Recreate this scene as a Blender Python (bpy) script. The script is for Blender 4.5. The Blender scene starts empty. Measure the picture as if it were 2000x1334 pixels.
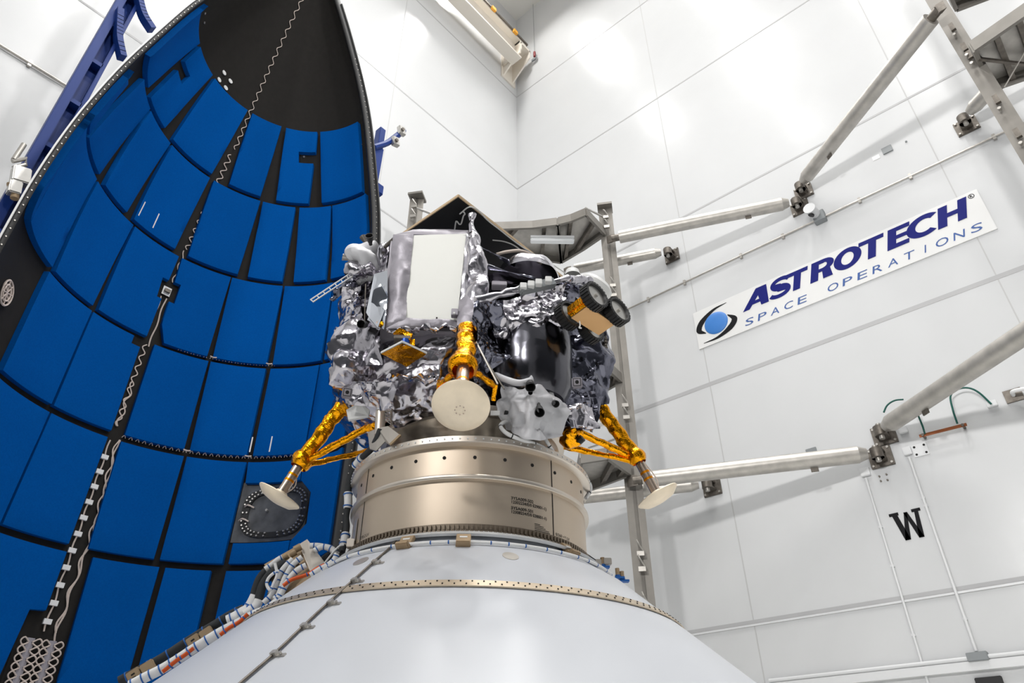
FILLW = 350.0
CRUMP = .4
SPREAD = 126.0
EXPO = 0.08
LAMPW = 350.0
import bpy, bmesh, math, random
from mathutils import Vector, Matrix, noise
random.seed(7)
PI = math.pi
sc = bpy.context.scene
COL = sc.collection
V = Vector

# ------------------------------------------------------------------ camera model (2000 x 1334)
FPX, TILT, HEAD, CAMZ = 1366.0, math.radians(34.16), math.radians(41.3), 1.6
CH = V((math.cos(HEAD), math.sin(HEAD), 0)); CR = V((math.sin(HEAD), -math.cos(HEAD), 0))
CAM = V((0, 0, CAMZ))
def ray(x, y):
    r, u = x - 1000.0, 667.0 - y
    return CH * (FPX*math.cos(TILT) - u*math.sin(TILT)) + CR * r + V((0, 0, FPX*math.sin(TILT) + u*math.cos(TILT)))
def on_x(x, y, a): d = ray(x, y); return CAM + d * (a / d.x)
def on_y(x, y, b): d = ray(x, y); return CAM + d * (b / d.y)
def on_z(x, y, z): d = ray(x, y); return CAM + d * ((z - CAMZ) / d.z)
cd = bpy.data.cameras.new('camera'); cam = bpy.data.objects.new('camera', cd); COL.objects.link(cam)
cam.location = CAM; cam.rotation_euler = (PI/2 + TILT, 0, HEAD - PI/2)
cd.sensor_width = 36; cd.lens = 36 * FPX / 2000; cd.clip_end = 200
sc.camera = cam

# ------------------------------------------------------------------ materials
def lin(r, g, b):
    f = lambda c: (c/255/12.92) if c/255 <= .04045 else ((c/255+.055)/1.055)**2.4
    return (f(r), f(g), f(b), 1)
def mat(name, col, rough=.5, metal=0, bump=None, var=0, vscale=3, spec=None, emit=None, coat=0):
    m = bpy.data.materials.new(name); m.use_nodes = True
    nt = m.node_tree; p = nt.nodes['Principled BSDF']
    c = lin(*col)
    p.inputs['Base Color'].default_value = c
    p.inputs['Roughness'].default_value = rough; p.inputs['Metallic'].default_value = metal
    if spec is not None: p.inputs['Specular IOR Level'].default_value = spec
    if coat: p.inputs['Coat Weight'].default_value = coat
    if emit: p.inputs['Emission Color'].default_value = c; p.inputs['Emission Strength'].default_value = emit
    N = nt.nodes.new; L = nt.links.new
    tc = N('ShaderNodeTexCoord')
    if var:
        nz = N('ShaderNodeTexNoise'); nz.inputs['Scale'].default_value = vscale; nz.inputs['Detail'].default_value = 4
        L(tc.outputs['Object'], nz.inputs['Vector'])
        rp = N('ShaderNodeValToRGB'); rp.color_ramp.elements[0].position = .3; rp.color_ramp.elements[1].position = .7
        rp.color_ramp.elements[0].color = tuple(v*(1-var) for v in c[:3]) + (1,)
        rp.color_ramp.elements[1].color = tuple(min(1, v*(1+var*.6)) for v in c[:3]) + (1,)
        L(nz.outputs['Fac'], rp.inputs['Fac']); L(rp.outputs['Color'], p.inputs['Base Color'])
    if bump:
        kind, scale, strength, dist = bump
        bp = N('ShaderNodeBump'); bp.inputs['Strength'].default_value = strength; bp.inputs['Distance'].default_value = dist
        if kind == 'noise':
            t = N('ShaderNodeTexNoise'); t.inputs['Scale'].default_value = scale; t.inputs['Detail'].default_value = 5
            L(tc.outputs['Object'], t.inputs['Vector']); L(t.outputs['Fac'], bp.inputs['Height'])
        elif kind == 'weave':
            t = N('ShaderNodeTexWave'); t.inputs['Scale'].default_value = scale; t.inputs['Distortion'].default_value = 2
            t.bands_direction = 'Z'
            L(tc.outputs['Object'], t.inputs['Vector']); L(t.outputs['Fac'], bp.inputs['Height'])
        elif kind == 'foil':
            d = N('ShaderNodeTexNoise'); d.inputs['Scale'].default_value = scale*.35; d.inputs['Detail'].default_value = 3
            L(tc.outputs['Object'], d.inputs['Vector'])
            mx = N('ShaderNodeVectorMath'); mx.operation = 'MULTIPLY_ADD'; mx.inputs[1].default_value = (.16, .16, .16)
            L(d.outputs['Color'], mx.inputs[0]); L(tc.outputs['Object'], mx.inputs[2])
            v1 = N('ShaderNodeTexNoise'); v1.noise_type = 'RIDGED_MULTIFRACTAL'; v1.normalize = True; v1.inputs['Scale'].default_value = scale*.5; v1.inputs['Detail'].default_value = 3
            v2 = N('ShaderNodeTexVoronoi'); v2.inputs['Scale'].default_value = scale*2.7
            L(mx.outputs['Vector'], v1.inputs['Vector']); L(mx.outputs['Vector'], v2.inputs['Vector'])
            ad = N('ShaderNodeMath'); ad.operation = 'MULTIPLY_ADD'; ad.inputs[1].default_value = .22
            L(v2.outputs['Distance'], ad.inputs[0]); L(v1.outputs['Fac'], ad.inputs[2])
            L(ad.outputs['Value'], bp.inputs['Height'])
        L(bp.outputs['Normal'], p.inputs['Normal'])
    return m
M = {}
M['wall'] = mat('wall_paint', (207, 208, 209), .2, 0, ('noise', 1.1, .10, .05), .02, .6, spec=.16)
M['seam'] = mat('wall_seam', (176, 176, 177), .6)
M['seam_faint'] = mat('wall_seam_faint', (186, 186, 186), .6)
M['ceil'] = mat('ceiling_tile', (215, 214, 210), .8)
M['floor'] = mat('floor_epoxy', (238, 238, 235), .3, 0, None, .04, .8)
M['dim'] = mat('hangar_paint', (176, 177, 178), .5)
M['white'] = mat('white_paint', (215, 216, 217), .35)
M['cone'] = mat('cone_white', (201, 204, 210), .3, 0, ('noise', 2.0, .05, .03), .03, 1.4, spec=.25)
M['steel'] = mat('galvanised_steel', (184, 180, 174), .42, .75, ('noise', 30, .1, .005), .16, 5)
M['steel_dark'] = mat('weathered_steel', (112, 106, 99), .5, .7, None, .3, 12)
M['alu'] = mat('aluminium', (200, 198, 194), .35, .85, None, .08, 9)
M['beige'] = mat('cream_beam_paint', (226, 219, 208), .5)
M['black'] = mat('black_plastic', (18, 18, 19), .5)
M['letter'] = mat('black_letter', (20, 20, 23), .6, spec=.15)
M['liner'] = mat('carbon_liner', (33, 31, 29), .8, 0, ('noise', 60, .2, .004), .12, 10, spec=.2)
M['flange'] = mat('dark_flange', (36, 36, 37), .55, .2)
M['foam'] = mat('blue_foam', (0, 78, 152), .9, 0, ('noise', 120, .5, .004), .10, 40, spec=.04)
M['stand'] = mat('blue_stand_paint', (20, 50, 118), .45, spec=.2)
M['plate'] = mat('grey_door_plate', (78, 80, 84), .5, .3, None, .55, 4)
M['wire'] = mat('white_wire', (205, 190, 180), .6)
M['tape'] = mat('white_tape', (226, 226, 226), .5)
M['grey'] = mat('grey_box', (132, 136, 138), .5)
M['copper'] = mat('copper_bar', (140, 78, 40), .45, .4)
M['green'] = mat('green_wire', (10, 82, 72), .5)
M['red'] = mat('red_handle', (130, 22, 28), .5)
M['yellow'] = mat('yellow_clip', (214, 150, 40), .5)
M['navy'] = mat('sign_navy', (16, 24, 108), .5, spec=.15)
M['signblue'] = mat('sign_thin_blue', (44, 82, 148), .5)
M['orb'] = mat('sign_orb_blue', (52, 120, 196), .5)
M['signw'] = mat('sign_white', (222, 222, 221), .35)
M['foil'] = mat('silver_foil', (196, 193, 200), .17, 1, ('foil', 8, .42, .03))
M['foil2'] = mat('smooth_silver_foil', (186, 184, 191), .2, 1, ('foil', 7, .35, .02))
M['foild'] = mat('dark_reflection_foil', (112, 113, 126), .14, 1, ('foil', 7, .45, .03))  # silver foil darkened in its base colour to stand for dark reflections
M['tankfoil'] = mat('dark_reflection_film', (92, 92, 98), .18, 1, ('foil', 4, .35, .03))  # tank foil with its dark reflections put into the base colour
M['lav'] = mat('lavender_blanket', (156, 152, 160), .45, .35, ('noise', 9, .35, .02))
M['cloth'] = mat('white_blanket', (196, 196, 200), .55, .15, ('noise', 14, .4, .01))
M['gold'] = mat('gold_foil', (255, 172, 20), .2, 1, ('foil', 26, .6, .012))
M['goldk'] = mat('kapton_gold', (240, 150, 20), .3, .9, ('foil', 40, .4, .006))
M['radiator'] = mat('radiator_white', (247, 247, 242), .3)
M['mirror'] = mat('mirror_film', (226, 230, 238), .06, 1, ('foil', 3, .12, .02))
M['solar'] = mat('solar_black', (10, 12, 13), .5, 0, None, .2, 30)
M['tan'] = mat('tan_edge', (190, 165, 132), .6)
M['paper'] = mat('kraft_cover', (226, 178, 122), .7)
M['pad'] = mat('ceramic_pad', (250, 234, 208), .45, .25, None, .06, 14)
M['strut'] = mat('strut_metal', (206, 188, 172), .25, .9)
M['barrel'] = mat('champagne_alloy', (206, 191, 173), .44, .85, ('weave', 1.5, .02, .01), .05, 3)
M['collar'] = mat('bronze_collar', (150, 140, 126), .32, .9, None, .25, 9)
M['ringm'] = mat('ring_metal', (214, 205, 194), .35, .8)
M['band'] = mat('perforated_band', (205, 190, 168), .4, .75, None, .15, 6)
M['hole'] = mat('hole_dark', (14, 12, 11), .8)
M['tooth'] = mat('clamp_metal', (128, 116, 102), .45, .7)
M['bracket'] = mat('bracket_metal', (190, 184, 176), .45, .6)
M['bracketb'] = mat('tan_bracket', (165, 142, 112), .55, .3)
M['sleeve'] = mat('black_sleeve', (40, 43, 46), .75, 0, ('noise', 80, .3, .003))
M['tie'] = mat('blue_tie', (20, 92, 168), .5)
M['kapton'] = mat('orange_kapton', (205, 82, 22), .4, .3)
M['post'] = mat('blue_anodised', (20, 78, 168), .3, .3)
M['lamp'] = mat('lamp_diffuser', (255, 252, 245), .5, 0, emit=3.0)
M['tubeoff'] = mat('lamp_cover', (232, 234, 236), .4)

# ------------------------------------------------------------------ mesh builder
class MB:
    def __init__(s): s.v = []; s.f = []
    def add(s, vs, fs):
        b = len(s.v); s.v += [V(p) for p in vs]; s.f += [tuple(b+i for i in f) for f in fs]; return s
    def box(s, lo, hi):
        x0, y0, z0 = lo; x1, y1, z1 = hi
        return s.hexa([(x0,y0,z0),(x1,y0,z0),(x1,y1,z0),(x0,y1,z0),(x0,y0,z1),(x1,y0,z1),(x1,y1,z1),(x0,y1,z1)])
    def hexa(s, p):
        return s.add(p, [(0,3,2,1),(4,5,6,7),(0,1,5,4),(1,2,6,5),(2,3,7,6),(3,0,4,7)])
    def obox(s, c, ax, ay, az):
        c, ax, ay, az = V(c), V(ax), V(ay), V(az)
        return s.hexa([c-ax-ay-az, c+ax-ay-az, c+ax+ay-az, c-ax+ay-az, c-ax-ay+az, c+ax-ay+az, c+ax+ay+az, c-ax+ay+az])
    def bar(s, a, b, w, h, up=(0,0,1)):
        a, b = V(a), V(b); d = (b-a).normalized(); up = V(up)
        if abs(d.dot(up)) > .98: up = V((1,0,0))
        sx = d.cross(up).normalized(); sz = sx.cross(d).normalized()
        return s.obox((a+b)/2, (b-a)/2, sx*(w/2), sz*(h/2))
    def cyl(s, a, b, r, r2=None, n=20, cap=True):
        a, b = V(a), V(b); r2 = r if r2 is None else r2
        d = (b-a).normalized(); x = d.orthogonal().normalized(); y = d.cross(x)
        vs = [a + (x*math.cos(2*PI*i/n) + y*math.sin(2*PI*i/n))*r for i in range(n)] + [b + (x*math.cos(2*PI*i/n) + y*math.sin(2*PI*i/n))*r2 for i in range(n)]
        fs = [(i, (i+1) % n, n+(i+1) % n, n+i) for i in range(n)]
        if cap: fs += [tuple(range(n-1, -1, -1)), tuple(range(n, 2*n))]
        return s.add(vs, fs)
    def tube(s, pts, r, n=8, cap=True):
        pts = [V(p) for p in pts]; k = len(pts)
        rs = r if isinstance(r, (list, tuple)) else [r]*k
        x = None; vs = []
        for i in range(k):
            d = (pts[min(i+1, k-1)] - pts[max(i-1, 0)])
            if d.length < 1e-9: d = V((0,0,1))
            d.normalize()
            if x is None: x = d.orthogonal().normalized()
            else:
                x = x - d*x.dot(d)
                x = x.normalized() if x.length > 1e-6 else d.orthogonal().normalized()
            y = d.cross(x)
            vs += [pts[i] + (x*math.cos(2*PI*j/n) + y*math.sin(2*PI*j/n))*rs[i] for j in range(n)]
        fs = [(i*n+j, i*n+(j+1) % n, (i+1)*n+(j+1) % n, (i+1)*n+j) for i in range(k-1) for j in range(n)]
        if cap: fs += [tuple(range(n-1, -1, -1)), tuple(range((k-1)*n, k*n))]
        return s.add(vs, fs)
    def lathe(s, prof, c=(0,0,0), axis=(0,0,1), n=48, close=False):
        c = V(c); d = V(axis).normalized()
        x = d.orthogonal().normalized() if abs(d.z) < .999 else V((1,0,0)); y = d.cross(x)
        vs = [c + d*z + (x*math.cos(2*PI*j/n) + y*math.sin(2*PI*j/n))*r for r, z in prof for j in range(n)]
        k = len(prof)
        fs = [(i*n+j, i*n+(j+1) % n, (i+1)*n+(j+1) % n, (i+1)*n+j) for i in range(k-1) for j in range(n)]
        if close: fs += [((k-1)*n+j, (k-1)*n+(j+1) % n, (j+1) % n, j) for j in range(n)]
        return s.add(vs, fs)
    def prism(s, poly, ext):
        poly = [V(p) for p in poly]; ext = V(ext); n = len(poly)
        return s.add(poly + [p+ext for p in poly], [tuple(range(n-1, -1, -1)), tuple(range(n, 2*n))] + [(i, (i+1) % n, n+(i+1) % n, n+i) for i in range(n)])
    def grid(s, fn, nu, nv):
        vs = [fn(i/nu, j/nv) for j in range(nv+1) for i in range(nu+1)]
        w = nu+1
        return s.add(vs, [(j*w+i, j*w+i+1, (j+1)*w+i+1, (j+1)*w+i) for j in range(nv) for i in range(nu)])
    def quad(s, a, b, c, d, nu, nv):
        a, b, c, d = V(a), V(b), V(c), V(d)
        return s.grid(lambda u, v: a*(1-u)*(1-v) + b*u*(1-v) + c*u*v + d*(1-u)*v, nu, nv)
    def build(s, name, m, parent=None, smooth=False, origin=None, bev=0, fix=True, angle=40):
        me = bpy.data.meshes.new(name)
        org = root_loc(parent) if parent is not None else (V(origin) if origin is not None else V((0,0,0)))
        me.from_pydata([tuple(p - org) for p in s.v], [], s.f)
        bm = bmesh.new(); bm.from_mesh(me)
        bmesh.ops.remove_doubles(bm, verts=bm.verts, dist=1e-5)
        if fix: bmesh.ops.recalc_face_normals(bm, faces=bm.faces)
        if bev:
            es = [e for e in bm.edges if len(e.link_faces) == 2 and e.calc_face_angle(0) > .6]
            bmesh.ops.bevel(bm, geom=es, offset=bev, segments=2, affect='EDGES', clamp_overlap=True)
        bm.to_mesh(me); bm.free()
        me.materials.append(M[m] if isinstance(m, str) else m)
        if smooth:
            me.polygons.foreach_set('use_smooth', [True]*len(me.polygons))
            if smooth != 'all': me.set_sharp_from_angle(angle=math.radians(angle))
        o = bpy.data.objects.new(name, me); COL.objects.link(o)
        if parent is not None: o.parent = parent
        else: o.location = org
        return o
def root_loc(o):
    while o.parent is not None: o = o.parent
    return o.location.copy()
def tag(o, label=None, cat=None, group=None, kind=None):
    if label: o['label'] = label
    if cat: o['category'] = cat
    if group: o['group'] = group
    if kind: o['kind'] = kind
    return o
def thing(name, loc, label, cat, group=None):
    o = bpy.data.objects.new(name, None); COL.objects.link(o); o.location = loc; o.empty_display_size = .05
    return tag(o, label, cat, group)
def struct(name, mb, m, **k):
    o = mb.build(name, m, **k); o['kind'] = 'structure'; return o
def copy_tree(o, parent=None):
    c = o.copy(); COL.objects.link(c)
    if parent is not None: c.parent = parent
    for ch in o.children: copy_tree(ch, c)
    return c
def smooth_path(pts, n=6):
    pts = [V(p) for p in pts]; out = []
    P = [pts[0]*2 - pts[1]] + pts + [pts[-1]*2 - pts[-2]]
    for i in range(1, len(P)-2):
        for k in range(n):
            t = k/n; a, b, c, d = P[i-1], P[i], P[i+1], P[i+2]
            out.append(.5*((2*b) + (c-a)*t + (2*a-5*b+4*c-d)*t*t + (3*b-a-3*c+d)*t**3))
    out.append(pts[-1]); return out
# crumple: planar facets around scattered points, blended at the creases
def hvec(p):
    a = math.sin(p.x*12.9898 + p.y*78.233 + p.z*37.719)*43758.5453; b = math.sin(p.x*39.346 + p.y*11.135 + p.z*83.155)*24634.6345; c = math.sin(p.x*73.156 + p.y*52.235 + p.z*9.151)*31415.9265
    return V((a-math.floor(a)-.5, b-math.floor(b)-.5, c-math.floor(c)-.5))*2
def facet(p, freq, k, sharp=9.0):
    q = p*freq; ds, ps = noise.voronoi(q)
    w = 0; h = 0
    for d, c in zip(ds, ps):
        e = math.exp(-(d-ds[0])*sharp); w += e
        hv = hvec(c); h += e*((q-c).dot(hv) + hv.x*.35)
    return h/w*k/freq
def crumple(o, amp=1.0, freqs=((3.2, .8), (8, .5), (19, .22)), stretch=(1, 1, 1), keep=None):
    me = o.data; st = V(stretch)
    nrm = [v.normal.copy() for v in me.vertices]
    for v, n in zip(me.vertices, nrm):
        p = V((v.co.x*st.x, v.co.y*st.y, v.co.z*st.z)) + V((3.1, 7.7, 1.3))
        v.co += n * (CRUMP * amp * sum(facet(p, f, k) for f, k in freqs))
    me.update()
    me.set_sharp_from_angle(angle=math.radians(28))
    return o
def text_mesh(body, size, bold=0):
    cu = bpy.data.curves.new('t', 'FONT'); cu.body = body; cu.size = size; cu.offset = bold; cu.resolution_u = 3
    o = bpy.data.objects.new('t', cu); COL.objects.link(o)
    bpy.context.view_layer.update()
    me = bpy.data.meshes.new_from_object(o.evaluated_get(bpy.context.evaluated_depsgraph_get()))
    r = ([tuple(v.co[:2]) for v in me.vertices], [tuple(p.vertices) for p in me.polygons])
    bpy.data.objects.remove(o); bpy.data.curves.remove(cu); bpy.data.meshes.remove(me)
    return r

# ================================================================== the hall
WX, WY, CZ = 14.1, 12.13, 32.3
E0, N0 = -10.0, -11.0
struct('wall_west', MB().box((WX, N0, 0), (WX+.3, WY+.3, CZ)), 'wall')
struct('wall_south', MB().box((E0, WY, 0), (WX, WY+.3, CZ)), 'wall')
struct('wall_north', MB().box((E0-.3, N0-.3, 0), (WX+.3, N0, CZ)), 'dim')
struct('wall_east', MB().box((E0-.3, N0, 0), (E0, WY+.3, CZ)), 'dim')
M['added_door'] = mat('added_door_grey', (72, 74, 78), .5)  # for two unseen doors, added so the foil has something dark to reflect
struct('added_door_1', MB().box((E0+.001, -6.5, 0), (E0+.12, 8.5, 9.5)), 'added_door')
struct('added_door_2', MB().box((-7.5, N0+.001, 0), (8.5, N0+.12, 14.0)), 'added_door')
struct('floor', MB().box((E0, N0, -.2), (WX, WY, 0)), 'floor')
struct('ceiling', MB().box((E0-.3, N0-.3, CZ), (WX+.3, WY+.3, CZ+.2)), 'ceil')
k = 1
def trim(mb, m):
    global k
    o = struct('trim_%d' % k, mb, m); k += 1; return o
for z, h in ((4.78, .07), (10.24, .10), (15.71, .06), (21.17, .05), (26.64, .05)):
    m = 'seam' if z > 5 else 'seam'
    trim(MB().box((WX-.006, N0, z-h/2), (WX, WY, z+h/2)), m)
    trim(MB().box((E0, WY-.006, z-.03), (WX-.006, WY, z+.03)), m)
trim(MB().box((WX-.03, N0, 4.70), (WX, WY, 4.735)), 'white')
for y in (6.02, -.12, -6.2):
    trim(MB().box((WX-.004, y-.012, 0), (WX, y+.012, CZ)), 'seam_faint')
for x in (8.05, 1.95, -4.1):
    trim(MB().box((x-.012, WY-.004, 0), (x+.012, WY, CZ)), 'seam_faint')
for i in range(1, 5):   # ceiling grid near the corner
    trim(MB().box((WX-1.6*i-.02, WY-7, CZ-.01), (WX-1.6*i+.02, WY, CZ)), 'seam')
    trim(MB().box((WX-7, WY-1.6*i-.02, CZ-.01), (WX, WY-1.6*i+.02, CZ)), 'seam')
trim(MB().box((WX-.10, N0, 3.52), (WX, WY, 3.655)), 'white')                 # white ledge low on the wall
# ceiling lamps: round high-bay fixtures
lampspots = [(x, y) for x in (-5.6, -.1, 5.4, 10.9) for y in (-6.7, -1.2, 4.3, 9.8)]
xs_, ys_ = (-5.6, -.1, 5.4, 10.9), (-6.7, -1.2, 4.3, 9.8)
LE = {(a, b): ((1.0, .8, .4, .2), (1.3, 1.2, .9, .4), (1.1, 1.2, 1.3, .9), (.3, .45, 1.0, .9))[a][b] * {(0, 3): .1, (1, 3): .12, (2, 3): .5, (0, 2): .4, (1, 2): .7}.get((a, b), 1) for a in range(4) for b in range(4)}
lp = thing('high_bay_lamp', (lampspots[0][0], lampspots[0][1], CZ), 'round white high bay lamp on the hall ceiling', 'lamp', 'high bay lamps on the ceiling')
x0, y0 = lampspots[0]
MB().lathe([(.02, 0), (.12, 0), (.14, -.3), (.42, -.62), (.40, -.62), (.12, -.32), (.02, -.3)], (x0, y0, CZ-.01), n=28).build('housing', 'alu', lp, True)
MB().lathe([(.001, -.6), (.39, -.6), (.39, -.61), (.001, -.61)], (x0, y0, CZ), n=28).build('diffuser', 'lamp', lp)
for i, (x, y) in enumerate(lampspots):
    o = lp if i == 0 else copy_tree(lp)
    o.location = (x, y, CZ)
    ld = bpy.data.lights.new('high_bay_light', 'AREA'); ld.shape = 'DISK'; ld.size = 1.5
    ld.energy = LAMPW * LE[(xs_.index(x), ys_.index(y))]; ld.color = (1, .985, .96); ld.spread = math.radians(SPREAD)
    lo = bpy.data.objects.new('high_bay_light', ld); COL.objects.link(lo); lo.location = (x, y, CZ-.66)

# fill floodlights added on the two unseen walls to brighten the lander's front
for i, (x, y, nx, ny, z, en) in enumerate(((E0, -3.2, 1, 0, 11.0, .95), (E0, 1.8, 1, 0, 11.0, .95), (-4.5, N0, 0, 1, 20.0, 1.3), (4.0, N0, 0, 1, 20.0, 1.3))):
    c = V((x, y, z)); n_ = V((nx, ny, 0)); s_ = V((ny, nx, 0))
    t = thing('added_floodlight', tuple(c), 'added rectangular fill floodlight on the unseen wall behind the camera', 'lamp', 'added fill floodlights behind the camera')
    MB().obox(c + n_*.12, n_*.10, s_*.65, (0, 0, .65)).build('housing', 'alu', t, bev=.02)
    MB().obox(c + n_*.225, n_*.004, s_*.58, (0, 0, .58)).build('diffuser', 'lamp', t)
    fl_ = bpy.data.lights.new('added_fill', 'AREA'); fl_.shape = 'SQUARE'; fl_.size = 1.15; fl_.energy = FILLW * en; fl_.spread = math.radians(88); fl_.color = (1, .985, .965)
    fo_ = bpy.data.objects.new('added_fill', fl_); COL.objects.link(fo_); fo_.location = c + n_*.25
    fo_.rotation_euler = n_.to_track_quat('-Z', 'Y').to_euler()
# ================================================================== things on the sign wall
def W(x, y, off=0.0):
    p = on_x(x, y, WX); p.x = WX - off; return p
def wv(y, z, off=0.0): return V((WX-off, y, z))
# sign --------------------------------------------------------------
sg = thing('wall_sign', (WX, 2.8, 11.27), 'long white sign reading ASTROTECH SPACE OPERATIONS high on the white wall', 'sign')
MB().box((WX-.03, -.49, 11.27), (WX-.001, 6.12, 12.39)).build('sign_board', 'signw', sg, bev=.004)
SX = WX - .031
def sv(u, v): return V((SX, u, v))                      # u is the wall's y (reading direction is -y), v the height
def glyph(polys, name, m, strips=(), d=.006):
    mb = MB()
    for i_, p in enumerate(polys): mb.prism([sv(*q) for q in p], (-d - .0012*(i_+1), 0, 0))
    for outer, inner in strips:
        n = len(outer)
        for i in range(n-1):
            mb.prism([sv(*outer[i]), sv(*outer[i+1]), sv(*inner[i+1]), sv(*inner[i])], (-d, 0, 0))
    return mb.build(name, m, sg)
SH = -.15                                                 # italic: the top of a letter leans to the reader's right
ZB, ZT = 11.80, 12.31
def it(u, v): return (u + SH*(v-ZB)/(ZT-ZB), v)           # shear
def rect(u0, u1, v0, v1): return [it(u0, v0), it(u1, v0), it(u1, v1), it(u0, v1)]
def ell(cu, cv, ru, rv, a0, a1, n=26): return [it(cu - ru*math.cos(math.radians(a0+(a1-a0)*i/n)), cv + rv*math.sin(math.radians(a0+(a1-a0)*i/n))) for i in range(n+1)]
zc, hv = (ZB+ZT)/2, (ZT-ZB)/2
# A
glyph([[(4.83, ZB), (4.66, ZB), (4.28, ZT-.10), (4.40, ZT)], [(4.40, ZT), (4.13, ZT), (4.17, ZB), (4.36, ZB)], [(4.62, 11.90), (4.58, 11.985), (4.30, 11.985), (4.30, 11.90)]], 'lettering', 'navy')
# S
path = []
for i in range(41):
    t = i/40
    if t < .5: a = math.radians(20 + 250*(t/.5)); c = (3.90, zc+hv*.47); r = (.20, hv*.42)
    else: a = math.radians(90 - 250*((t-.5)/.5)); c = (3.92, zc-hv*.47); r = (.22, hv*.42)
    path.append((c[0] - r[0]*math.cos(a), c[1] + r[1]*math.sin(a), .05 + .045*math.exp(-((t-.5)/.16)**2)))
oL, iL = [], []
for i, (u, v, w) in enumerate(path):
    a = path[max(i-1, 0)]; b = path[min(i+1, 40)]; tu, tv = b[0]-a[0], b[1]-a[1]; l = math.hypot(tu, tv) or 1
    oL.append(it(u - tv/l*w, v + tu/l*w)); iL.append(it(u + tv/l*w, v - tu/l*w))
glyph([], 'lettering', 'navy', [(oL, iL)])
def letter_t(c): glyph([rect(c+.30, c-.24, ZT-.10, ZT), rect(c+.085, c-.085, ZB, ZT-.10)], 'lettering', 'navy')
letter_t(3.49)
# R
glyph([rect(3.16, 2.98, ZB, ZT), rect(2.98, 2.86, ZT-.10, ZT), rect(2.98, 2.86, 12.00, 12.08), [it(2.90, 12.05), it(2.72, 12.05), (2.64, ZB), (2.86, ZB)]], 'lettering', 'navy',
      [(ell(2.87, 12.155, .24, .155, 90, -90), ell(2.87, 12.155, .08, .065, 90, -90))])
def ring_o(c, ru, w, name='lettering', m='navy', a0=0, a1=360): return glyph([], name, m, [(ell(c, zc, ru, hv+.01, a0, a1, 40), ell(c, zc, ru-w, hv-.10, a0, a1, 40))])
ring_o(2.32, .31, .17)
letter_t(1.78)
glyph([rect(1.45, 1.27, ZB, ZT), rect(1.27, 1.00, ZT-.10, ZT), rect(1.27, 1.02, zc-.045, zc+.045), rect(1.27, 1.00, ZB, ZB+.10)], 'lettering', 'navy')
ring_o(.70, .36, .18, a0=48, a1=312)
glyph([rect(.43, .25, ZB, ZT), rect(.05, -.12, ZB, ZT), rect(.25, .05, zc-.05, zc+.05)], 'lettering', 'navy')
# thin second line
vs, fs = text_mesh('SPACE', .262, 0); w = max(v[0] for v in vs)
def thin(body, u0, u1, v0=11.385, h=.185, m='signblue', bold=0, pitch=None):
    n = len(body)
    for i, ch in enumerate(body):
        vs, fs = text_mesh(ch, 1, bold)
        lo = min(v[0] for v in vs); hi = max(v[0] for v in vs); vl = min(v[1] for v in vs); vh = max(v[1] for v in vs)
        cw = .045 if ch == 'I' else .17 if ch == 'O' else .145
        c = u0 + (u1-u0)*(i/(n-1))
        k = h/(vh-vl)
        if ch == 'I': sc_ = k
        else: sc_ = 2*cw/(hi-lo)*.72
        mb = MB().add([sv(c - ((v[0]-(lo+hi)/2)*sc_ + .055*((v[1]-vl)*k/h-.5)), v0 + (v[1]-vl)*k) + V((-.003, 0, 0)) for v in vs], fs)
        mb.build('small_lettering', m, sg, fix=False)
thin('SPACE', 4.73, 3.43); thin('OPERATIONS', 2.72, -.19)
# registered mark
rm = MB()
for i in range(24):
    a0, a1 = 2*PI*i/24, 2*PI*(i+1)/24
    q = lambda a, r: sv(-.35 - r*math.cos(a), 12.265 + r*math.sin(a))
    rm.prism([q(a0, .058), q(a1, .058), q(a1, .046), q(a0, .046)], (-.004, 0, 0))
vs, fs = text_mesh('R', .085, .002)
rm.add([sv(-.32 - v[0], 12.235 + v[1]) + V((-.004, 0, 0)) for v in vs], fs)
rm.build('registered_mark', 'letter', sg, fix=False)
# orb with two black swooshes
oc = (5.555, 11.825); R0 = .315
MB().lathe([(.001, .05)] + [(R0*math.sin(PI/2*i/10), .05*math.cos(PI/2*i/10)) for i in range(1, 11)], sv(*oc), (-1, 0, 0), 40).build('blue_orb', 'orb', sg, True)
def swoosh(pts, ws):
    o, i_ = [], []
    sp = smooth_path([sv(*p) for p in pts], 8); n = len(sp)
    for k_, p in enumerate(sp):
        a, b = sp[max(k_-1, 0)], sp[min(k_+1, n-1)]; t = (b-a).normalized(); nn = V((0, -t.z, t.y))
        f = k_/(n-1)*(len(ws)-1); j = min(int(f), len(ws)-2); w_ = ws[j]+(ws[j+1]-ws[j])*(f-j)
        o.append(tuple((p+nn*w_)[1:])); i_.append(tuple((p-nn*w_)[1:]))
    glyph([], 'swoosh', 'letter', [(o, i_)])
def S4(u, v): p = on_x(1340+u*.33, 360+v*.33, SX); return (p.y, p.z)
swoosh([S4(238, 700), S4(160, 745), S4(95, 815), S4(78, 868), S4(118, 882)], [.004, .035, .075, .075, .01])
swoosh([S4(105, 942), S4(190, 905), S4(262, 845), S4(286, 795), S4(245, 772)], [.004, .035, .075, .075, .01])
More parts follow.
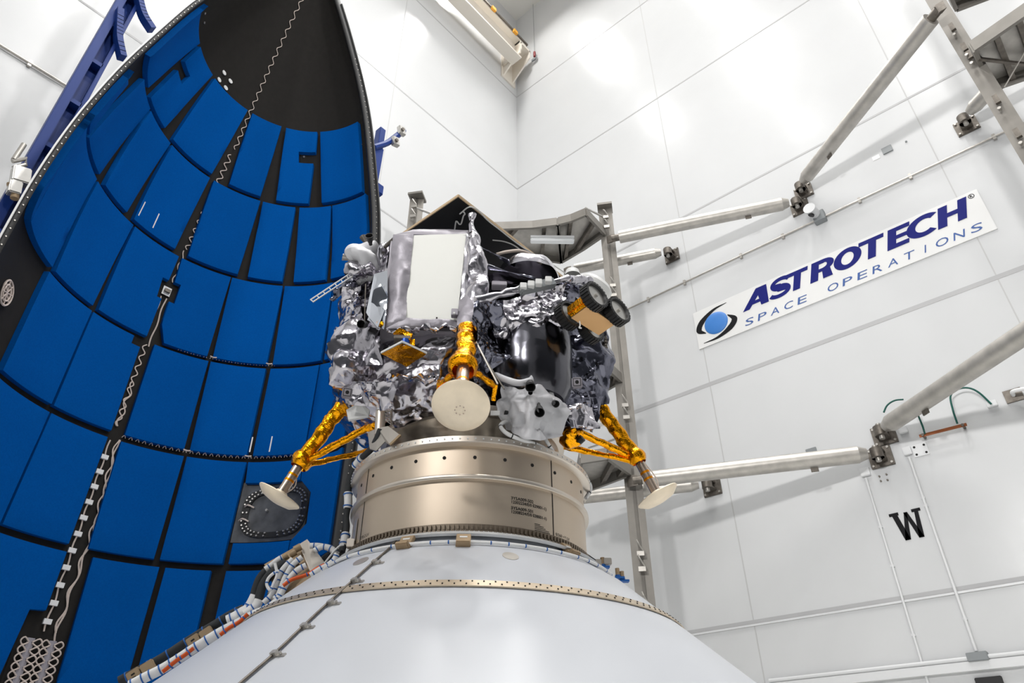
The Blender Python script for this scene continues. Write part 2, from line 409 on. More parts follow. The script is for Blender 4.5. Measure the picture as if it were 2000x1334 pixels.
# screw heads along the board's edge
# letter W -----------------------------------------------------------
wm = MB(); wy0, wy1, wz0, wz1 = 3.04, 2.50, 5.73, 6.25
def wq(u, v): return V((WX-.012, wy0 - (wy0-wy1)*u, wz0 + (wz1-wz0)*v))
for poly in ([(0, 1), (.30, 1), (.30, .90), (.0, .90)], [(.09, .9), (.26, .9), (.44, 0), (.27, 0)], [(.27, 0), (.44, 0), (.57, .92), (.47, .92)], [(.46, .95), (.58, .95), (.86, 0), (.70, 0)], [(.70, 0), (.86, 0), (.92, .9), (.80, .9)], [(.72, 1), (1, 1), (1, .9), (.72, .9)]):
    wm.prism([wq(*p) for p in poly], (.011, 0, 0))
tag(wm.build('wall_letter', 'letter', origin=(WX, 2.8, 5.73)), 'black block letter W on the white wall below the lower brace pipes', 'letter')
# brace pipes ---------------------------------------------------------
def brace(y, z, dirv, length, r, label, near=None):
    d = V(dirv).normalized(); pin = V((WX-.30, y, z))
    t = thing('brace_pipe', (WX, y, z), label, 'pipe', 'brace pipes from the wall to the towers')
    pl = MB().box((WX-.05, y-.215, z-.20), (WX-.001, y+.215, z+.20)).build('base_plate', 'steel_dark', t, bev=.006)
    bm_ = MB()
    for sy in (-1, 1):
        for szn in (-1, 1): bm_.cyl((WX-.05, y+sy*.17, z+szn*.155), (WX-.075, y+sy*.17, z+szn*.155), .024, n=8)
    bm_.build('anchor_bolts', 'steel', pl)
    side = V((0, 0, 1))
    MB().obox((WX-.17, y, z+.08), (.13, 0, 0), (0, .11, 0), (0, 0, .018)).obox((WX-.17, y, z-.08), (.13, 0, 0), (0, .11, 0), (0, 0, .018)).cyl((WX-.26, y, z-.098), (WX-.26, y, z+.098), .115, n=24).build('clevis', 'steel_dark', t, True)
    MB().cyl((WX-.27, y, z-.17), (WX-.27, y, z+.15), .05, n=14).build('pin', 'steel', t, True)
    a = pin + d*.18; b = pin + d*length
    MB().cyl(a + d*.14, b, r, n=28).cyl(a - d*.02, a + d*.15, r*.62, r*.99, n=20).build('pipe', 'steel', t, True)
    MB().cyl(b, b + d*.2, r*.55, n=16).obox(b+d*.22, d*.06, (0, .06, 0), (0, 0, .12)).build('end_fitting', 'steel_dark', t, True)
    e = pin + d*min(1.15, length*.4)
    MB().obox(e - V((0, 0, r+.03)), d*.07, d.cross(V((0, 0, 1)))*.012, (0, 0, .05)).build('lifting_lug', 'steel_dark', t)
    return t
DU, DL = (-.41, .912, 0), (-.57, -.822, 0)
brace(2.68, 14.48, DL, 4.5, .165, 'long upper brace pipe running up to the tower post at the top right corner')
brace(2.87, 14.07, DU, 4.35, .165, 'long upper brace pipe running from the wall to the post behind the lander')
brace(6.42, 14.53, DU, 2.6, .15, 'short upper brace pipe below and left of the longest one')
brace(-.86, 14.08, DL, 2.2, .15, 'short brace pipe partly hidden behind the post in the top right corner')
brace(2.68, 7.76, DL, 4.3, .165, 'thick brace pipe above the letter W running up to the right edge')
brace(2.86, 7.35, DU, 4.45, .165, 'low brace pipe running left from above the letter W to the tower post')
brace(6.40, 7.70, DU, 2.9, .15, 'brace pipe mostly hidden behind the low one, its wall plate showing under it')
# conduit along the wall ------------------------------------------------
def conduit(name, a, b, r, clips, label, m='steel', group=None, boxes=()):
    t = thing(name, a, label, 'conduit', group)
    MB().cyl(a, b, r, n=10).build('pipe', m, t, True)
    for c in clips:
        c = V(c); MB().obox(c, (.03, 0, 0) if abs(a[0]-b[0]) < .1 else (.03, 0, 0), (0, .03, 0), (0, 0, .075 if abs(a[2]-b[2]) < .1 else .02)).build('clip', m, t)
    return t
cz = 13.45
conduit('wall_conduit', (WX-.05, 8.6, cz), (WX-.05, N0+.02, cz), .024, [(WX-.035, W(x, y).y, cz) for x, y in ((1268, 590), (1340, 562), (1449, 503), (1531, 465), (1680, 394), (1780, 349), (1943, 271))], 'thin horizontal conduit on clips above the long white sign')
conduit('wall_conduit', (-3, WY-.05, 13.34), (1.2, WY-.05, 13.34), .03, [(-.01, WY-.035, 13.34)], 'conduit with one clip on the far left wall beside the blue beam')
conduit('wall_conduit', (WX-.045, W(1691, 930).y, 3.4), (WX-.045, W(1691, 930).y, 7.02), .022, [(WX-.03, W(1691, 930).y, z) for z in (6.05, 5.33, 4.16)], 'thin white vertical conduit left of the letter W', 'white')
conduit('wall_conduit', (WX-.045, W(1776, 892).y, 3.8), (WX-.045, W(1776, 892).y, 7.2), .026, [(WX-.03, W(1776, 892).y, z) for z in (6.4, 6.25, 4.3)], 'thin white vertical conduit right of the letter W', 'white')
conduit('wall_conduit', (WX-.07, 5.9, 3.70), (WX-.07, N0+.02, 3.70), .035, [], 'grey pipe running along the white ledge at the lower right', 'white')
# boxes, plates, camera --------------------------------------------------
def wbox(name, x, y, w, h, d, m, label, cat, roll=0, group=None):
    p = W(x, y)
    return tag(MB().box((WX-d, p.y-w/2, p.z-h/2), (WX-.001, p.y+w/2, p.z+h/2)).build(name, m, origin=(WX, p.y, p.z-h/2), bev=.008), label, cat, group)
wbox('cover_plate', 1733, 293, .22, .2, .03, 'grey', 'small grey cover plate high up between the brace pipes and the sign', 'plate')
wbox('cover_plate', 1586, 885, .22, .21, .03, 'grey', 'small grey cover plate just above the low brace pipe', 'plate')
pz = W(1980, 773)
t = thing('conduit_outlet', (WX, pz.y, pz.z-.13), 'dark grey wall plate with a white pipe elbow at the right edge', 'plate')
MB().box((WX-.03, pz.y-.14, pz.z-.12), (WX-.001, pz.y+.14, pz.z+.12)).build('plate', 'steel_dark', t)
MB().tube(smooth_path([pz+V((-.02, 0, 0)), pz+V((-.16, -.02, .01)), pz+V((-.2, -.2, -.02)), pz+V((-.16, -.6, -.1))]), .035).build('elbow', 'tape', t, True)
wbox('wall_label', 1711, 308, .16, .13, .006, 'tape', 'tiny white paper label left of the upper grey cover plate', 'label')
wbox('wall_sensor', 1770, 277, .045, .045, .03, 'grey', 'tiny grey stud right of the upper grey cover plate', 'sensor')
wbox('wall_sensor', 1546, 889, .045, .06, .03, 'tape', 'tiny white stud left of the lower grey cover plate', 'sensor')
wbox('wall_box', 1765, 841, .15, .13, .05, 'white', 'flat white box between the thick brace pipe and its wall plate', 'box')
wbox('wall_box', 1691, 923, .17, .17, .07, 'white', 'white box at the top of the left vertical conduit', 'box')
wbox('wall_box', 1773, 882, .14, .16, .06, 'white', 'white box with black dots at the top of the right vertical conduit', 'box')
wbox('wall_box', 1938, 790, .16, .12, .06, 'white', 'white junction box where the green wire meets the wall', 'box')
wbox('wall_box', 1912, 1284, .3, .13, .14, 'grey', 'grey junction box on the pipe above the ledge', 'box')
pb = W(1798, 879)
t = thing('mounting_plate', (WX, pb.y, pb.z-.1), 'square white plate with black bolt holes below the copper bar', 'plate')
MB().box((WX-.02, pb.y-.13, pb.z-.12), (WX-.001, pb.y+.13, pb.z+.12)).build('plate', 'white', t)
hm = MB()
for sy in (-1, 1):
    for szn in (-1, 1): hm.cyl((WX-.02, pb.y+sy*.085, pb.z+szn*.075), (WX-.026, pb.y+sy*.085, pb.z+szn*.075), .022, n=8)
hm.build('bolt_holes', 'hole', t)
for i, (x, y) in enumerate(((1718, 931), (1732, 927), (1721, 940), (1734, 938))):
    p = W(x, y); tag(MB().cyl((WX-.001, p.y, p.z), (WX-.03, p.y, p.z), .017, n=8).build('anchor_stud', 'steel_dark', origin=p), 'tiny dark stud of a square of four under the brace pipe plate', 'stud', 'anchor studs under the lower brace plate')
# security camera
pc = W(1600, 428)
t = thing('security_camera', (WX, pc.y, pc.z), 'small grey and white security camera on the conduit above the sign', 'camera')
MB().box((WX-.16, pc.y-.17, pc.z-.17), (WX-.001, pc.y+.1, pc.z+.13)).build('mount_box', 'grey', t, bev=.01)
MB().cyl((WX-.16, pc.y+.02, pc.z+.06), (WX-.42, pc.y+.05, pc.z+.06), .12, .13, n=20).cyl((WX-.42, pc.y+.05, pc.z+.06), (WX-.46, pc.y+.05, pc.z+.06), .14, n=20).build('dome_housing', 'white', t, True)
MB().cyl((WX-.36, pc.y+.06, pc.z-.07), (WX-.36, pc.y+.08, pc.z-.1), .07, n=16).build('lens', 'black', t, True)
# copper grounding bar with green wires
pa, pe = W(1800, 857, .14), W(1892, 834, .14)
t = thing('grounding_bar', (WX, (pa.y+pe.y)/2, pa.z), 'copper grounding bar standing off the wall on two posts', 'grounding bar')
MB().bar(pa, pe, .02, .055).build('bar', 'copper', t)
for f in (.08, .92):
    q = pa.lerp(pe, f); MB().cyl((WX-.001, q.y, q.z), (WX-.18, q.y, q.z), .025, n=12).build('standoff', 'steel_dark', t, True)
def wirething(pts, m, r, label):
    pts = smooth_path(pts); return tag(MB().tube(pts, r, 8).build('ground_wire', m, smooth=True, origin=pts[0]), label, 'wire')
wirething([W(1938, 792, .07), W(1915, 772, .14), W(1895, 764, .16), W(1875, 767, .16), W(1861, 780, .16), W(1866, 808, .16), W(1874, 833, .15)], 'green', .017, 'green wire looping from the white box down to the copper bar')
wirething([W(1811, 853, .15), W(1806, 836, .16), W(1798, 812, .3)], 'green', .017, 'green wire from the copper bar up to the brace pipe')
wirething([W(1739, 820, .4), W(1746, 806, .4), W(1760, 797, .4), W(1777, 795, .4)], 'green', .017, 'short green wire arching over the top of the thick brace pipe')
# dark panel low on the wall
pd = W(1931, 1326)
tag(MB().box((WX-.06, pd.y-.19, 2.7), (WX-.001, pd.y+.19, 3.42)).build('wall_panel', 'black', origin=(WX, pd.y, 2.7), bev=.01), 'black panel just below the ledge at the bottom edge of the photo', 'panel')
# red-handled pull cord near the corner
pr = W(1047, 112, .1)
t = thing('pull_cord', (pr.x, pr.y, pr.z-.3), 'cord with a red handle hanging down the wall near the room corner', 'cord')
MB().cyl((pr.x, pr.y, pr.z+.2), (pr.x, pr.y, CZ), .012, n=6).build('cord', 'grey', t)
MB().lathe([(.001, .28), (.05, .26), (.06, .1), (.05, -.06), (.001, -.08)], pr, n=12).build('handle', 'red', t, True)
MB().obox(pr+V((0, .05, -.22)), (.03, 0, 0), (0, .1, 0), (0, 0, .06)).obox(pr+V((0, -.1, -.16)), (.02, 0, 0), (0, .03, 0), (0, 0, .1)).build('hook', 'grey', t)

# ------------------------------------------------------------------ crane runway beam on the left wall
t = thing('crane_beam', (12, WY, 27.2), 'cream crane runway beam along the top of the left wall', 'beam')
by = 11.42
zb = 27.55
MB().box((E0+.3, by-.26, zb), (13.3, by+.26, zb+.08)).build('bottom_flange', 'beige', t)
MB().box((E0+.3, by-.03, zb+.08), (13.3, by+.03, 28.62)).build('web', 'beige', t)
MB().box((E0+.3, by-.30, 28.62), (13.55, by+.30, 28.72)).build('top_flange', 'beige', t)
MB().box((E0+.3, by-.36, 28.70), (13.62, by-.28, 28.80)).build('rail', 'steel_dark', t)
MB().box((13.15, by-.30, 27.75), (13.21, by+.7, 28.6)).prism([(13.2, by-.32, 28.55), (13.2, by-.32, 28.05), (13.2, WY-.01, 27.15), (13.2, WY-.01, 28.55)], (.06, 0, 0)).prism([(13.75, by-.32, 28.55), (13.75, by-.32, 28.05), (13.75, WY-.01, 27.15), (13.75, WY-.01, 28.55)], (.06, 0, 0)).box((13.1, WY-.06, 27.05), (13.95, WY-.002, 28.6)).box((13.15, by-.32, 28.45), (13.85, by+.7, 28.57)).build('end_bracket', 'beige', t)
for x, y in ((965, 42), (1008, 87)):
    p = on_y(x, y, by-.42); MB().obox((p.x, by-.38, 28.66), (.11, 0, 0), (0, .05, 0), (0, 0, .09)).build('rail_clip', 'yellow', t)

# ================================================================== access towers
M['postm'] = mat('post_steel', (128, 124, 118), .5, .35, None, .12, 3)
def post(name, q, z0, z1, w, t, d=.18):
    n = V((-q[0], -q[1], 0)).normalized(); s_ = V((-n.y, n.x, 0))
    c = V((q[0], q[1], 0))
    mb = MB()
    mb.bar(c + s_*(w/2-.02) + V((0, 0, z0)), c + s_*(w/2-.02) + V((0, 0, z1)), .04, d, up=s_)
    mb.bar(c - s_*(w/2-.02) + V((0, 0, z0)), c - s_*(w/2-.02) + V((0, 0, z1)), .04, d, up=s_)
    mb.bar(c - n*d*.1 + V((0, 0, z0)), c - n*d*.1 + V((0, 0, z1)), w-.05, .03, up=n)
    return mb.build(name, 'postm', t), c, n, s_
tw = thing('access_tower', (12.0, 7.2, 0), 'aluminium access tower with curved platforms standing in the corner behind the lander', 'tower')
q1, q0 = (12.05, 7.2), (8.39, 10.77)
p1, c1, n1, s1 = post('post', q1, 0, 15.35, .185, tw, .22)
p0, c0, n0, s0 = post('post', q0, 0, 15.35, .185, tw, .22)
for c, pp in ((c1, p1), (c0, p0)):
    MB().obox(c + V((0, 0, 15.38)), n1*.2, s1*.2, (0, 0, .035)).build('cap_plate', 'postm', pp)
    nm = MB()
    for z in (14.95, 14.6, 12.6, 12.3, 11.9, 9.2, 8.9, 5.9, 5.6, 4.9, 4.6, 4.3, 3.9):
        nm = MB(); nm.tube(smooth_path([c + n1*.17 + s1*.06 + V((0, 0, z)), c + n1*.24 - s1*.02 + V((0, 0, z+.12)), c + n1*.17 - s1*.05 + V((0, 0, z+.22))], 3), .016, 6)
        nm.build('safety_wire', 'steel', pp, True)
        MB().obox(c + n1*.15 + V((0, 0, z-.05)), n1*.03, s1*.07, (0, 0, .045)).build('wire_bracket', 'steel', pp)
def deck(z, tip, end, inner, hull, label, t, th=.16, ribs=((.25, .6), (.55, .9))):
    """a curved platform: edge beams, a pan, ribs below"""
    pan = MB().prism([p + V((0, 0, th-.02)) for p in hull], (0, 0, .02)).build('deck_plate', 'steel', t)
    eb = MB(); n = len(hull)
    for i in range(n): eb.bar(hull[i] + V((0, 0, th/2)), hull[(i+1) % n] + V((0, 0, th/2)), .07, th*1.25)
    eb.build('edge_beam', 'postm', t)
    rb = MB()
    for a, b in ribs: rb.bar(V(a) + V((0, 0, th*.45)), V(b) + V((0, 0, th*.45)), .09, th*.7)
    rb.build('rib', 'steel_dark', t)
zt = 14.35
tip = on_z(1145, 420, zt); end = on_z(1181, 459, zt); b2 = on_z(1116, 432, zt); b1 = on_z(1088, 439, zt); cc = on_z(1040, 445, zt); ce = on_z(985, 447, zt)
inn = on_z(1096, 513, zt); in2 = on_z(1140, 487, zt)
far0 = V((9.3, 10.5, zt)); far1 = V((8.7, 10.4, zt)); far2 = V((9.6, 9.6, zt))
hullA = [end, tip, b2, b1 + (b2-b1)*.1, inn, in2]
deck(zt, 0, 0, 0, hullA, '', tw, .2, [(tip.lerp(end, .45), in2.lerp(inn, .35)), (b2, in2.lerp(inn, .8))])
hullB = [b1, cc, ce, far2, far1, far0, V((10.6, 9.9, zt)), inn]
deck(zt, 0, 0, 0, hullB, '', tw, .2, [(b1.lerp(cc, .5), inn.lerp(V((10.6, 9.9, zt)), .3)), (cc.lerp(ce, .5), V((10.6, 9.9, zt)))])
def rail(pts, r, name='guard_rail'):
    MB().tube(pts, r, 8).build(name, 'alu', tw, True)
rail([c1 + V((0, 0, 15.0)), tip + V((0, 0, .25))], .03)
rail([c0 + V((0, 0, 15.0)), far1 + V((.3, -.2, .3))], .035)
for z, pts in ((7.5, [(1135, 904), (1187, 896), (1231, 927), (1155, 956)]), (9.84, [(1150, 690), (1172, 708), (1213, 746), (1165, 772)])):
    h = [on_z(x, y, z) for x, y in pts]
    deck(z, 0, 0, 0, [h[2], h[1], h[0], h[0].lerp(h[3], .9) + (h[0]-h[1])*.6, h[3]], '', tw, .2, [(h[1].lerp(h[2], .3), h[3].lerp(h[2], .3)), (h[1].lerp(h[2], .75), h[3].lerp(h[2], .72))])
    for dz in (1.0, .55):
        rail([c1 + V((0, 0, z+dz)), V((h[3].x, h[3].y, z+dz))], .028)
    rail([h[0] + V((0, 0, .1)), h[0] + V((0, 0, 1.0))], .025)
for z in (5.05, 4.15): rail([c1 + V((0, 0, z)), c1 + V((-.3, 1.6, z))], .035)
# strip light under the top platform
fa, fb = on_z(1036, 466, zt-.1), on_z(1121, 467, zt-.1)
t = thing('strip_light', tuple((fa+fb)/2), 'white fluorescent strip light fixed under the top tower platform', 'lamp')
MB().bar(fa, fb, .22, .07).build('housing', 'white', t, bev=.01)
MB().bar(fa - V((0, 0, .08)), fb - V((0, 0, .08)), .17, .08).build('diffuser', 'tubeoff', t, bev=.02)
# second tower, top right
t2 = thing('access_tower', (11.5, -1.25, 0), 'dark grey steel tower with platforms cut off by the top right corner', 'tower')
q2 = (11.55, -1.27)
pp, c2, n2, s2 = post('post', q2, 0, 20, .15, t2, .18)
nm = MB()
for z in (14.2, 13.55, 13.3, 12.0, 11.1, 10.6): MB().obox(c2 + n2*.11 + V((0, 0, z)), n2*.03, s2*.04, (0, 0, .1)).build('splice_plate', 'steel_dark', pp); MB().cyl(c2 + n2*.10 - s2*.03 + V((0, 0, z-.25)), c2 + n2*.17 - s2*.03 + V((0, 0, z-.25)), .03, n=8).build('splice_bolt', 'steel', pp)
for z, pts in ((13.0, [(1904, 99), (2030, 12), (2070, 130), (1936, 176)]), (15.4, [(1842, -40), (1960, -100), (2000, -30), (1868, 20)])):
    h = [on_z(x, y, z) for x, y in pts]
    deck(z, 0, 0, 0, h, '', t2, .22, [(h[0].lerp(h[1], .35), h[3].lerp(h[2], .35)), (h[0].lerp(h[1], .7), h[3].lerp(h[2], .7))])
    MB().bar(h[0].lerp(h[3], .2), h[3].lerp(h[2], .95), .05, .06).build('brace', 'steel_dark', t2)
# slanting cable below the platform
h = on_z(1985, 80, 12.9); MB().tube(smooth_path([on_z(2020, 70, 12.95), on_z(1985, 130, 12.8), on_z(1962, 170, 12.7)]), .012, 6).build('loose_wire', 'steel', t2, True)
# ================================================================== payload fairing half
FX, FY = 3.27, 8.45
PLf = [(0,2.66),(7.2,2.66),(8.0,2.66),(8.78,2.62),(9.48,2.56),(10.21,2.46),(10.8,2.37),(11.74,2.18),(12.97,1.92),(14.2,1.56),(15.2,1.19),(16.4,.62),(17.3,.12),(17.4,.05)]
PRf = [(0,2.61),(5,2.61),(9.6,2.58),(10.5,2.51),(11.24,2.41),(11.72,2.30),(12.71,2.07),(13.6,1.84),(14.47,1.52),(15.19,1.19),(15.86,.87),(16.38,.58),(17.2,.14),(17.4,.05)]
def interp(P, z):
    if z <= P[0][0]: return P[0][1]
    for a, b in zip(P, P[1:]):
        if z <= b[0]: return a[1] + (b[1]-a[1])*(z-a[0])/(b[0]-a[0])
    return P[-1][1]
def interp_s(P, z): return (interp(P, z-.35) + 2*interp(P, z) + interp(P, z+.35))/4
def frad(th, z, off=0.0):
    w = min(max(th/180, 0), 1); return max(interp_s(PRf, z)*(1-w) + interp_s(PLf, z)*w - off, .01)
def fp(th, z, off=0.0):
    r = frad(th, z, off); a = math.radians(th)
    return V((FX + r*math.cos(a), FY + r*math.sin(a), z))
FB = .45
fr = thing('fairing_half', (FX, FY, FB), 'tall open rocket fairing half lined with blue foam blocks, standing upright at the left', 'fairing')
FZ = 17.35
MB().grid(lambda u, v: fp(180*u, FB + (FZ-FB)*v, .06), 90, 110).build('inner_liner', 'liner', fr, 'all')
MB().grid(lambda u, v: fp(180*u, FB + (FZ-FB)*v, 0), 90, 110).build('outer_skin', 'white', fr, 'all')
for th0, s in ((0, -1), (180, 1)):
    def fl(u, v, th0=th0):
        z = FB + (FZ-FB)*v; i = int(round(u*4))
        wf = .16 if th0 == 0 else .075
        offs = [(.0, 0), (.0, -.05), (wf, -.05), (wf, .02), (.06, .02)][i]
        r = frad(th0, z, offs[0]); sg_ = 1 if th0 == 0 else -1
        return V((FX + sg_*r, FY + offs[1], z))
    fo = MB().grid(fl, 4, 120).build('edge_flange', 'flange', fr, 'all', fix=False)
    hm = MB()
    sg_ = 1 if th0 == 0 else -1
    for i in range(98):
        z = 2.6 + i*.127; r = frad(th0, z, .075 if th0 == 0 else .045); c = V((FX + sg_*r, FY - .051, z))
        MB().cyl(c, c + V((0, -.006, 0)), .010, n=6).build('flange_bolt', 'steel', fo)
    em = MB().tube([V((FX + sg_*(frad(th0, 2+i*.25)+.004), FY-.055, 2+i*.25)) for i in range(58)], .022 if th0 == 0 else .012, 6)
    em.build('edge_seal', 'tape' if th0 else 'flange', fo, True)
# foam blocks ------------------------------------------------------------
TH = .095
def towards_cam(t, z, off):
    p = fp(t, z, .06); d = (CAM - p); s_ = 0
    for _ in range(12):
        q = p + d*s_; th = math.degrees(math.atan2(q.y-FY, q.x-FX)); th = th if th > -90 else th + 360
        g = math.hypot(q.x-FX, q.y-FY) - frad(th, q.z, off)
        if q.y < FY + .16: break
        s_ += max(g, -.02)/math.hypot(d.x, d.y)
    return min(th, 174), q.z
def foam(poly, th=TH, name='foam_block'):
    bm = bmesh.new()
    vs = [bm.verts.new((t/20, z, 0)) for t, z in poly]
    bm.faces.new(vs)
    t0, t1 = min(p[0] for p in poly), max(p[0] for p in poly); z0, z1 = min(p[1] for p in poly), max(p[1] for p in poly)
    def cut(co, no): bmesh.ops.bisect_plane(bm, geom=bm.verts[:]+bm.edges[:]+bm.faces[:], plane_co=co, plane_no=no, dist=1e-5)
    t = math.ceil(t0/2.5)*2.5
    while t < t1: cut((t/20, 0, 0), (1, 0, 0)); t += 2.5
    z = math.ceil(z0/.3)*.3
    while z < z1: cut((0, z, 0), (0, 1, 0)); z += .3
    edge = [e for e in bm.edges if e.is_boundary]
    mb = MB()
    bm.verts.ensure_lookup_table(); idx = {v: i for i, v in enumerate(bm.verts)}
    # front face inset slightly at the rim so that the block's edge reads soft
    bset = {v for e in edge for v in e.verts}
    front = []; mid = []; back = []
    cx_, cz_ = (t0+t1)/2, (z0+z1)/2
    for v in bm.verts:
        t, z = v.co.x*20, v.co.y
        t, z = towards_cam(t, z, .062+th)
        front.append(fp(t, z, .062+th-(.012 if v in bset else 0)))
        back.append(fp(t, z, .064))
    n = len(front)
    fs = [tuple(idx[v] for v in f.verts) for f in bm.faces]
    bs = []
    for e in edge:
        a, b = idx[e.verts[0]], idx[e.verts[1]]; bs.append((a, b, n+b, n+a))
    bm.free()
    mb.add(front+back, fs+bs)
    return mb.build(name, 'foam', fr, 'all' if False else True, angle=50)
def strip(z0, z1, cols, s0, s1):
    """cols: list of (thR at bottom, thR at top, thL at bottom, thL at top)"""
    for a0, a1, b0, b1 in cols: foam([(a0, z0), (b0, z0), (b1, z1), (a1, z1)])
# row T
zB, zTt = 11.93, 13.62
foam([(8.5, zB), (33.0, zB), (37.4, zTt), (8.5, zTt)])
foam([(40.3, zB), (57.1, zB), (60.6, zTt), (39.6, zTt), (39.6, 13.14), (49.9, 13.13), (48.9, 12.87), (40.1, 12.87)])
foam([(65.2, zB), (81.5, zB), (83.8, zTt), (63.7, zTt)])
foam([(91.2, zB), (116.5, zB), (116.0, zTt), (87.4, zTt)])
foam([(123.4, zB), (141.0, zB), (139.0, 12.85), (131.0, 12.82), (130.0, 13.10), (139.5, 13.10), (139, zTt), (118.6, zTt)])
foam([(146.5, zB), (172.5, zB), (172.0, zTt), (141.5, zTt)])
# row 3
zB, zTt = 10.12, 11.83
strip(zB, zTt, [(6, 6, 24.6, 26.9), (27.3, 27.7, 41.8, 44.6), (46.9, 46.8, 61.5, 63.3), (65.8, 64.6, 87.0, 88.9), (92.9, 91.2, 113.2, 115.2), (117.2, 116.4, 131.9, 135.6), (137.2, 136.6, 155.0, 153.0)], 0, 0)
foam([(156.5, zB), (173.5, zB), (173.5, 11.15), (160, 11.3)])
# row 2
zB, zTt = 8.29, 10.02
strip(zB, zTt, [(4.5, 4.5, 21.6, 22.8), (23.3, 23.3, 43.4, 45.3), (45.9, 46.2, 66.3, 67.6)], 0, 0)
foam([(68.4, zB), (84.5, zB), (87.4, 8.62), (87.8, 9.09), (85.6, 9.09), (85.7, 9.5), (88.2, 9.5), (88.9, zTt), (68.1, zTt)])
foam([(91.0, zB), (110.4, zB), (111.3, zTt), (90.3, zTt), (90.6, 9.48), (93.1, 9.48), (92.6, 9.08), (90.7, 9.08)])
strip(zB, zTt, [(113.0, 112.2, 131.9, 135.8), (134.0, 137.0, 156.0, 164.0)], 0, 0)
foam([(156.4, zB), (158.5, 8.35), (172.5, 9.2), (173.0, zTt), (164.6, zTt)])
# row 1
zB, zTt = 6.52, 8.20
strip(zB, zTt, [(4.0, 4.0, 22.7, 22.9), (23.3, 23.5, 43.2, 43.8), (45.4, 45.7, 65.2, 66.6), (67.1, 67.4, 86.9, 87.4)], 0, 0)
foam([(91.5, zB), (111.8, zB), (111.8, zTt), (95.2, zTt), (95.2, 8.05), (91.9, 8.05)])
strip(zB, zTt, [(112.7, 112.5, 133.6, 134.2)], 0, 0)
# row 0 (with the door opening)
zB, zTt = 4.75, 6.40
foam([(4.0, zB), (22.3, zB), (22.3, 5.05), (16.9, 5.29), (17.3, 5.79), (22.4, 6.03), (23.0, zTt), (4.0, zTt)])
foam([(22.8, zB), (43.2, zB), (43.2, 5.06), (22.8, 5.06)])
foam([(22.9, 6.04), (43.6, 6.04), (44.3, zTt), (23.2, zTt)])
strip(zB, zTt, [(45.3, 44.9, 64.9, 65.5), (66.7, 66.5, 86.1, 87.3), (92.0, 91.8, 112.2, 111.5), (113.0, 112.2, 134.0, 134.0)], 0, 0)
foam([(135.0, zB), (146, 5.1), (146, 6.0), (135.0, zTt)])
# row -1 and lower
zB, zTt = 2.95, 4.64
foam([(4, zB), (22, zB), (22, zTt), (4, zTt)])
foam([(22.6, 3.80), (43.4, 3.95), (43.4, zTt), (22.6, zTt)]); foam([(22.6, zB), (43.4, zB), (43.4, 3.72), (22.6, 3.6)])
foam([(48.4, zB), (62.4, zB), (62.6, zTt), (48.4, zTt)])
foam([(64.6, zB), (82.4, zB), (84.0, zTt), (64.4, zTt)])
foam([(97.5, zB), (113.5, zB), (113.0, zTt), (91.7, zTt), (91.7, 3.86), (96.0, 3.84)])
foam([(114.2, zB), (136, zB), (134, zTt), (113.8, zTt)])
zB, zTt = 1.1, 2.86
strip(zB, zTt, [(4, 4, 22, 22), (22.6, 22.6, 43, 43), (45, 45, 64, 64), (65, 65, 83, 83), (97.5, 97.5, 113, 113), (114, 114, 135, 135)], 0, 0)
# access door with its ring of bolts
dm = MB().grid(lambda u, v: fp(17 + 27*u, 5.06 + .97*v, .075), 14, 10); dr = dm.build('access_door', 'plate', fr, 'all')
rg = MB(); studs = []
for k_ in range(2):
    R1 = 1.0 + .13*k_; n = 34
    for i in range(n):
        a = 2*PI*i/n; ex = 10.6*R1; ez = .335*R1; c_ = 2.0/3.2
        ct, sn = math.cos(a), math.sin(a)
        t = 29.6 + ex*math.copysign(abs(ct)**c_, ct); z = 5.52 + ez*math.copysign(abs(sn)**c_, sn)
        p = fp(t, z, .10); q = fp(t, z, .125)
        studs.append((p, q))
rg.grid(lambda u, v: fp(29.6 + 10.6*(.95+.25*v)*math.copysign(abs(math.cos(2*PI*u))**.625, math.cos(2*PI*u)), 5.52 + .335*(.95+.25*v)*math.copysign(abs(math.sin(2*PI*u))**.625, math.sin(2*PI*u)), .10), 72, 2)
rb_ = rg.build('door_ring', 'black', dr, 'all')
for p, q in studs: MB().cyl(p, q, .013, n=8).build('stud', 'alu', dr, True)
for t, z in ((41.5, 5.62), (42.5, 5.40)):
    MB().tube(smooth_path([fp(t, z, .1), fp(t-1.5, z+.01, .15), fp(t-3.5, z-.02, .11)], 3), .012, 6).build('lanyard', 'wire', dr, True)
MB().cyl(fp(33, 5.55, .08), fp(33, 5.55, .13), .02, n=8).build('knob', 'alu', dr, True)
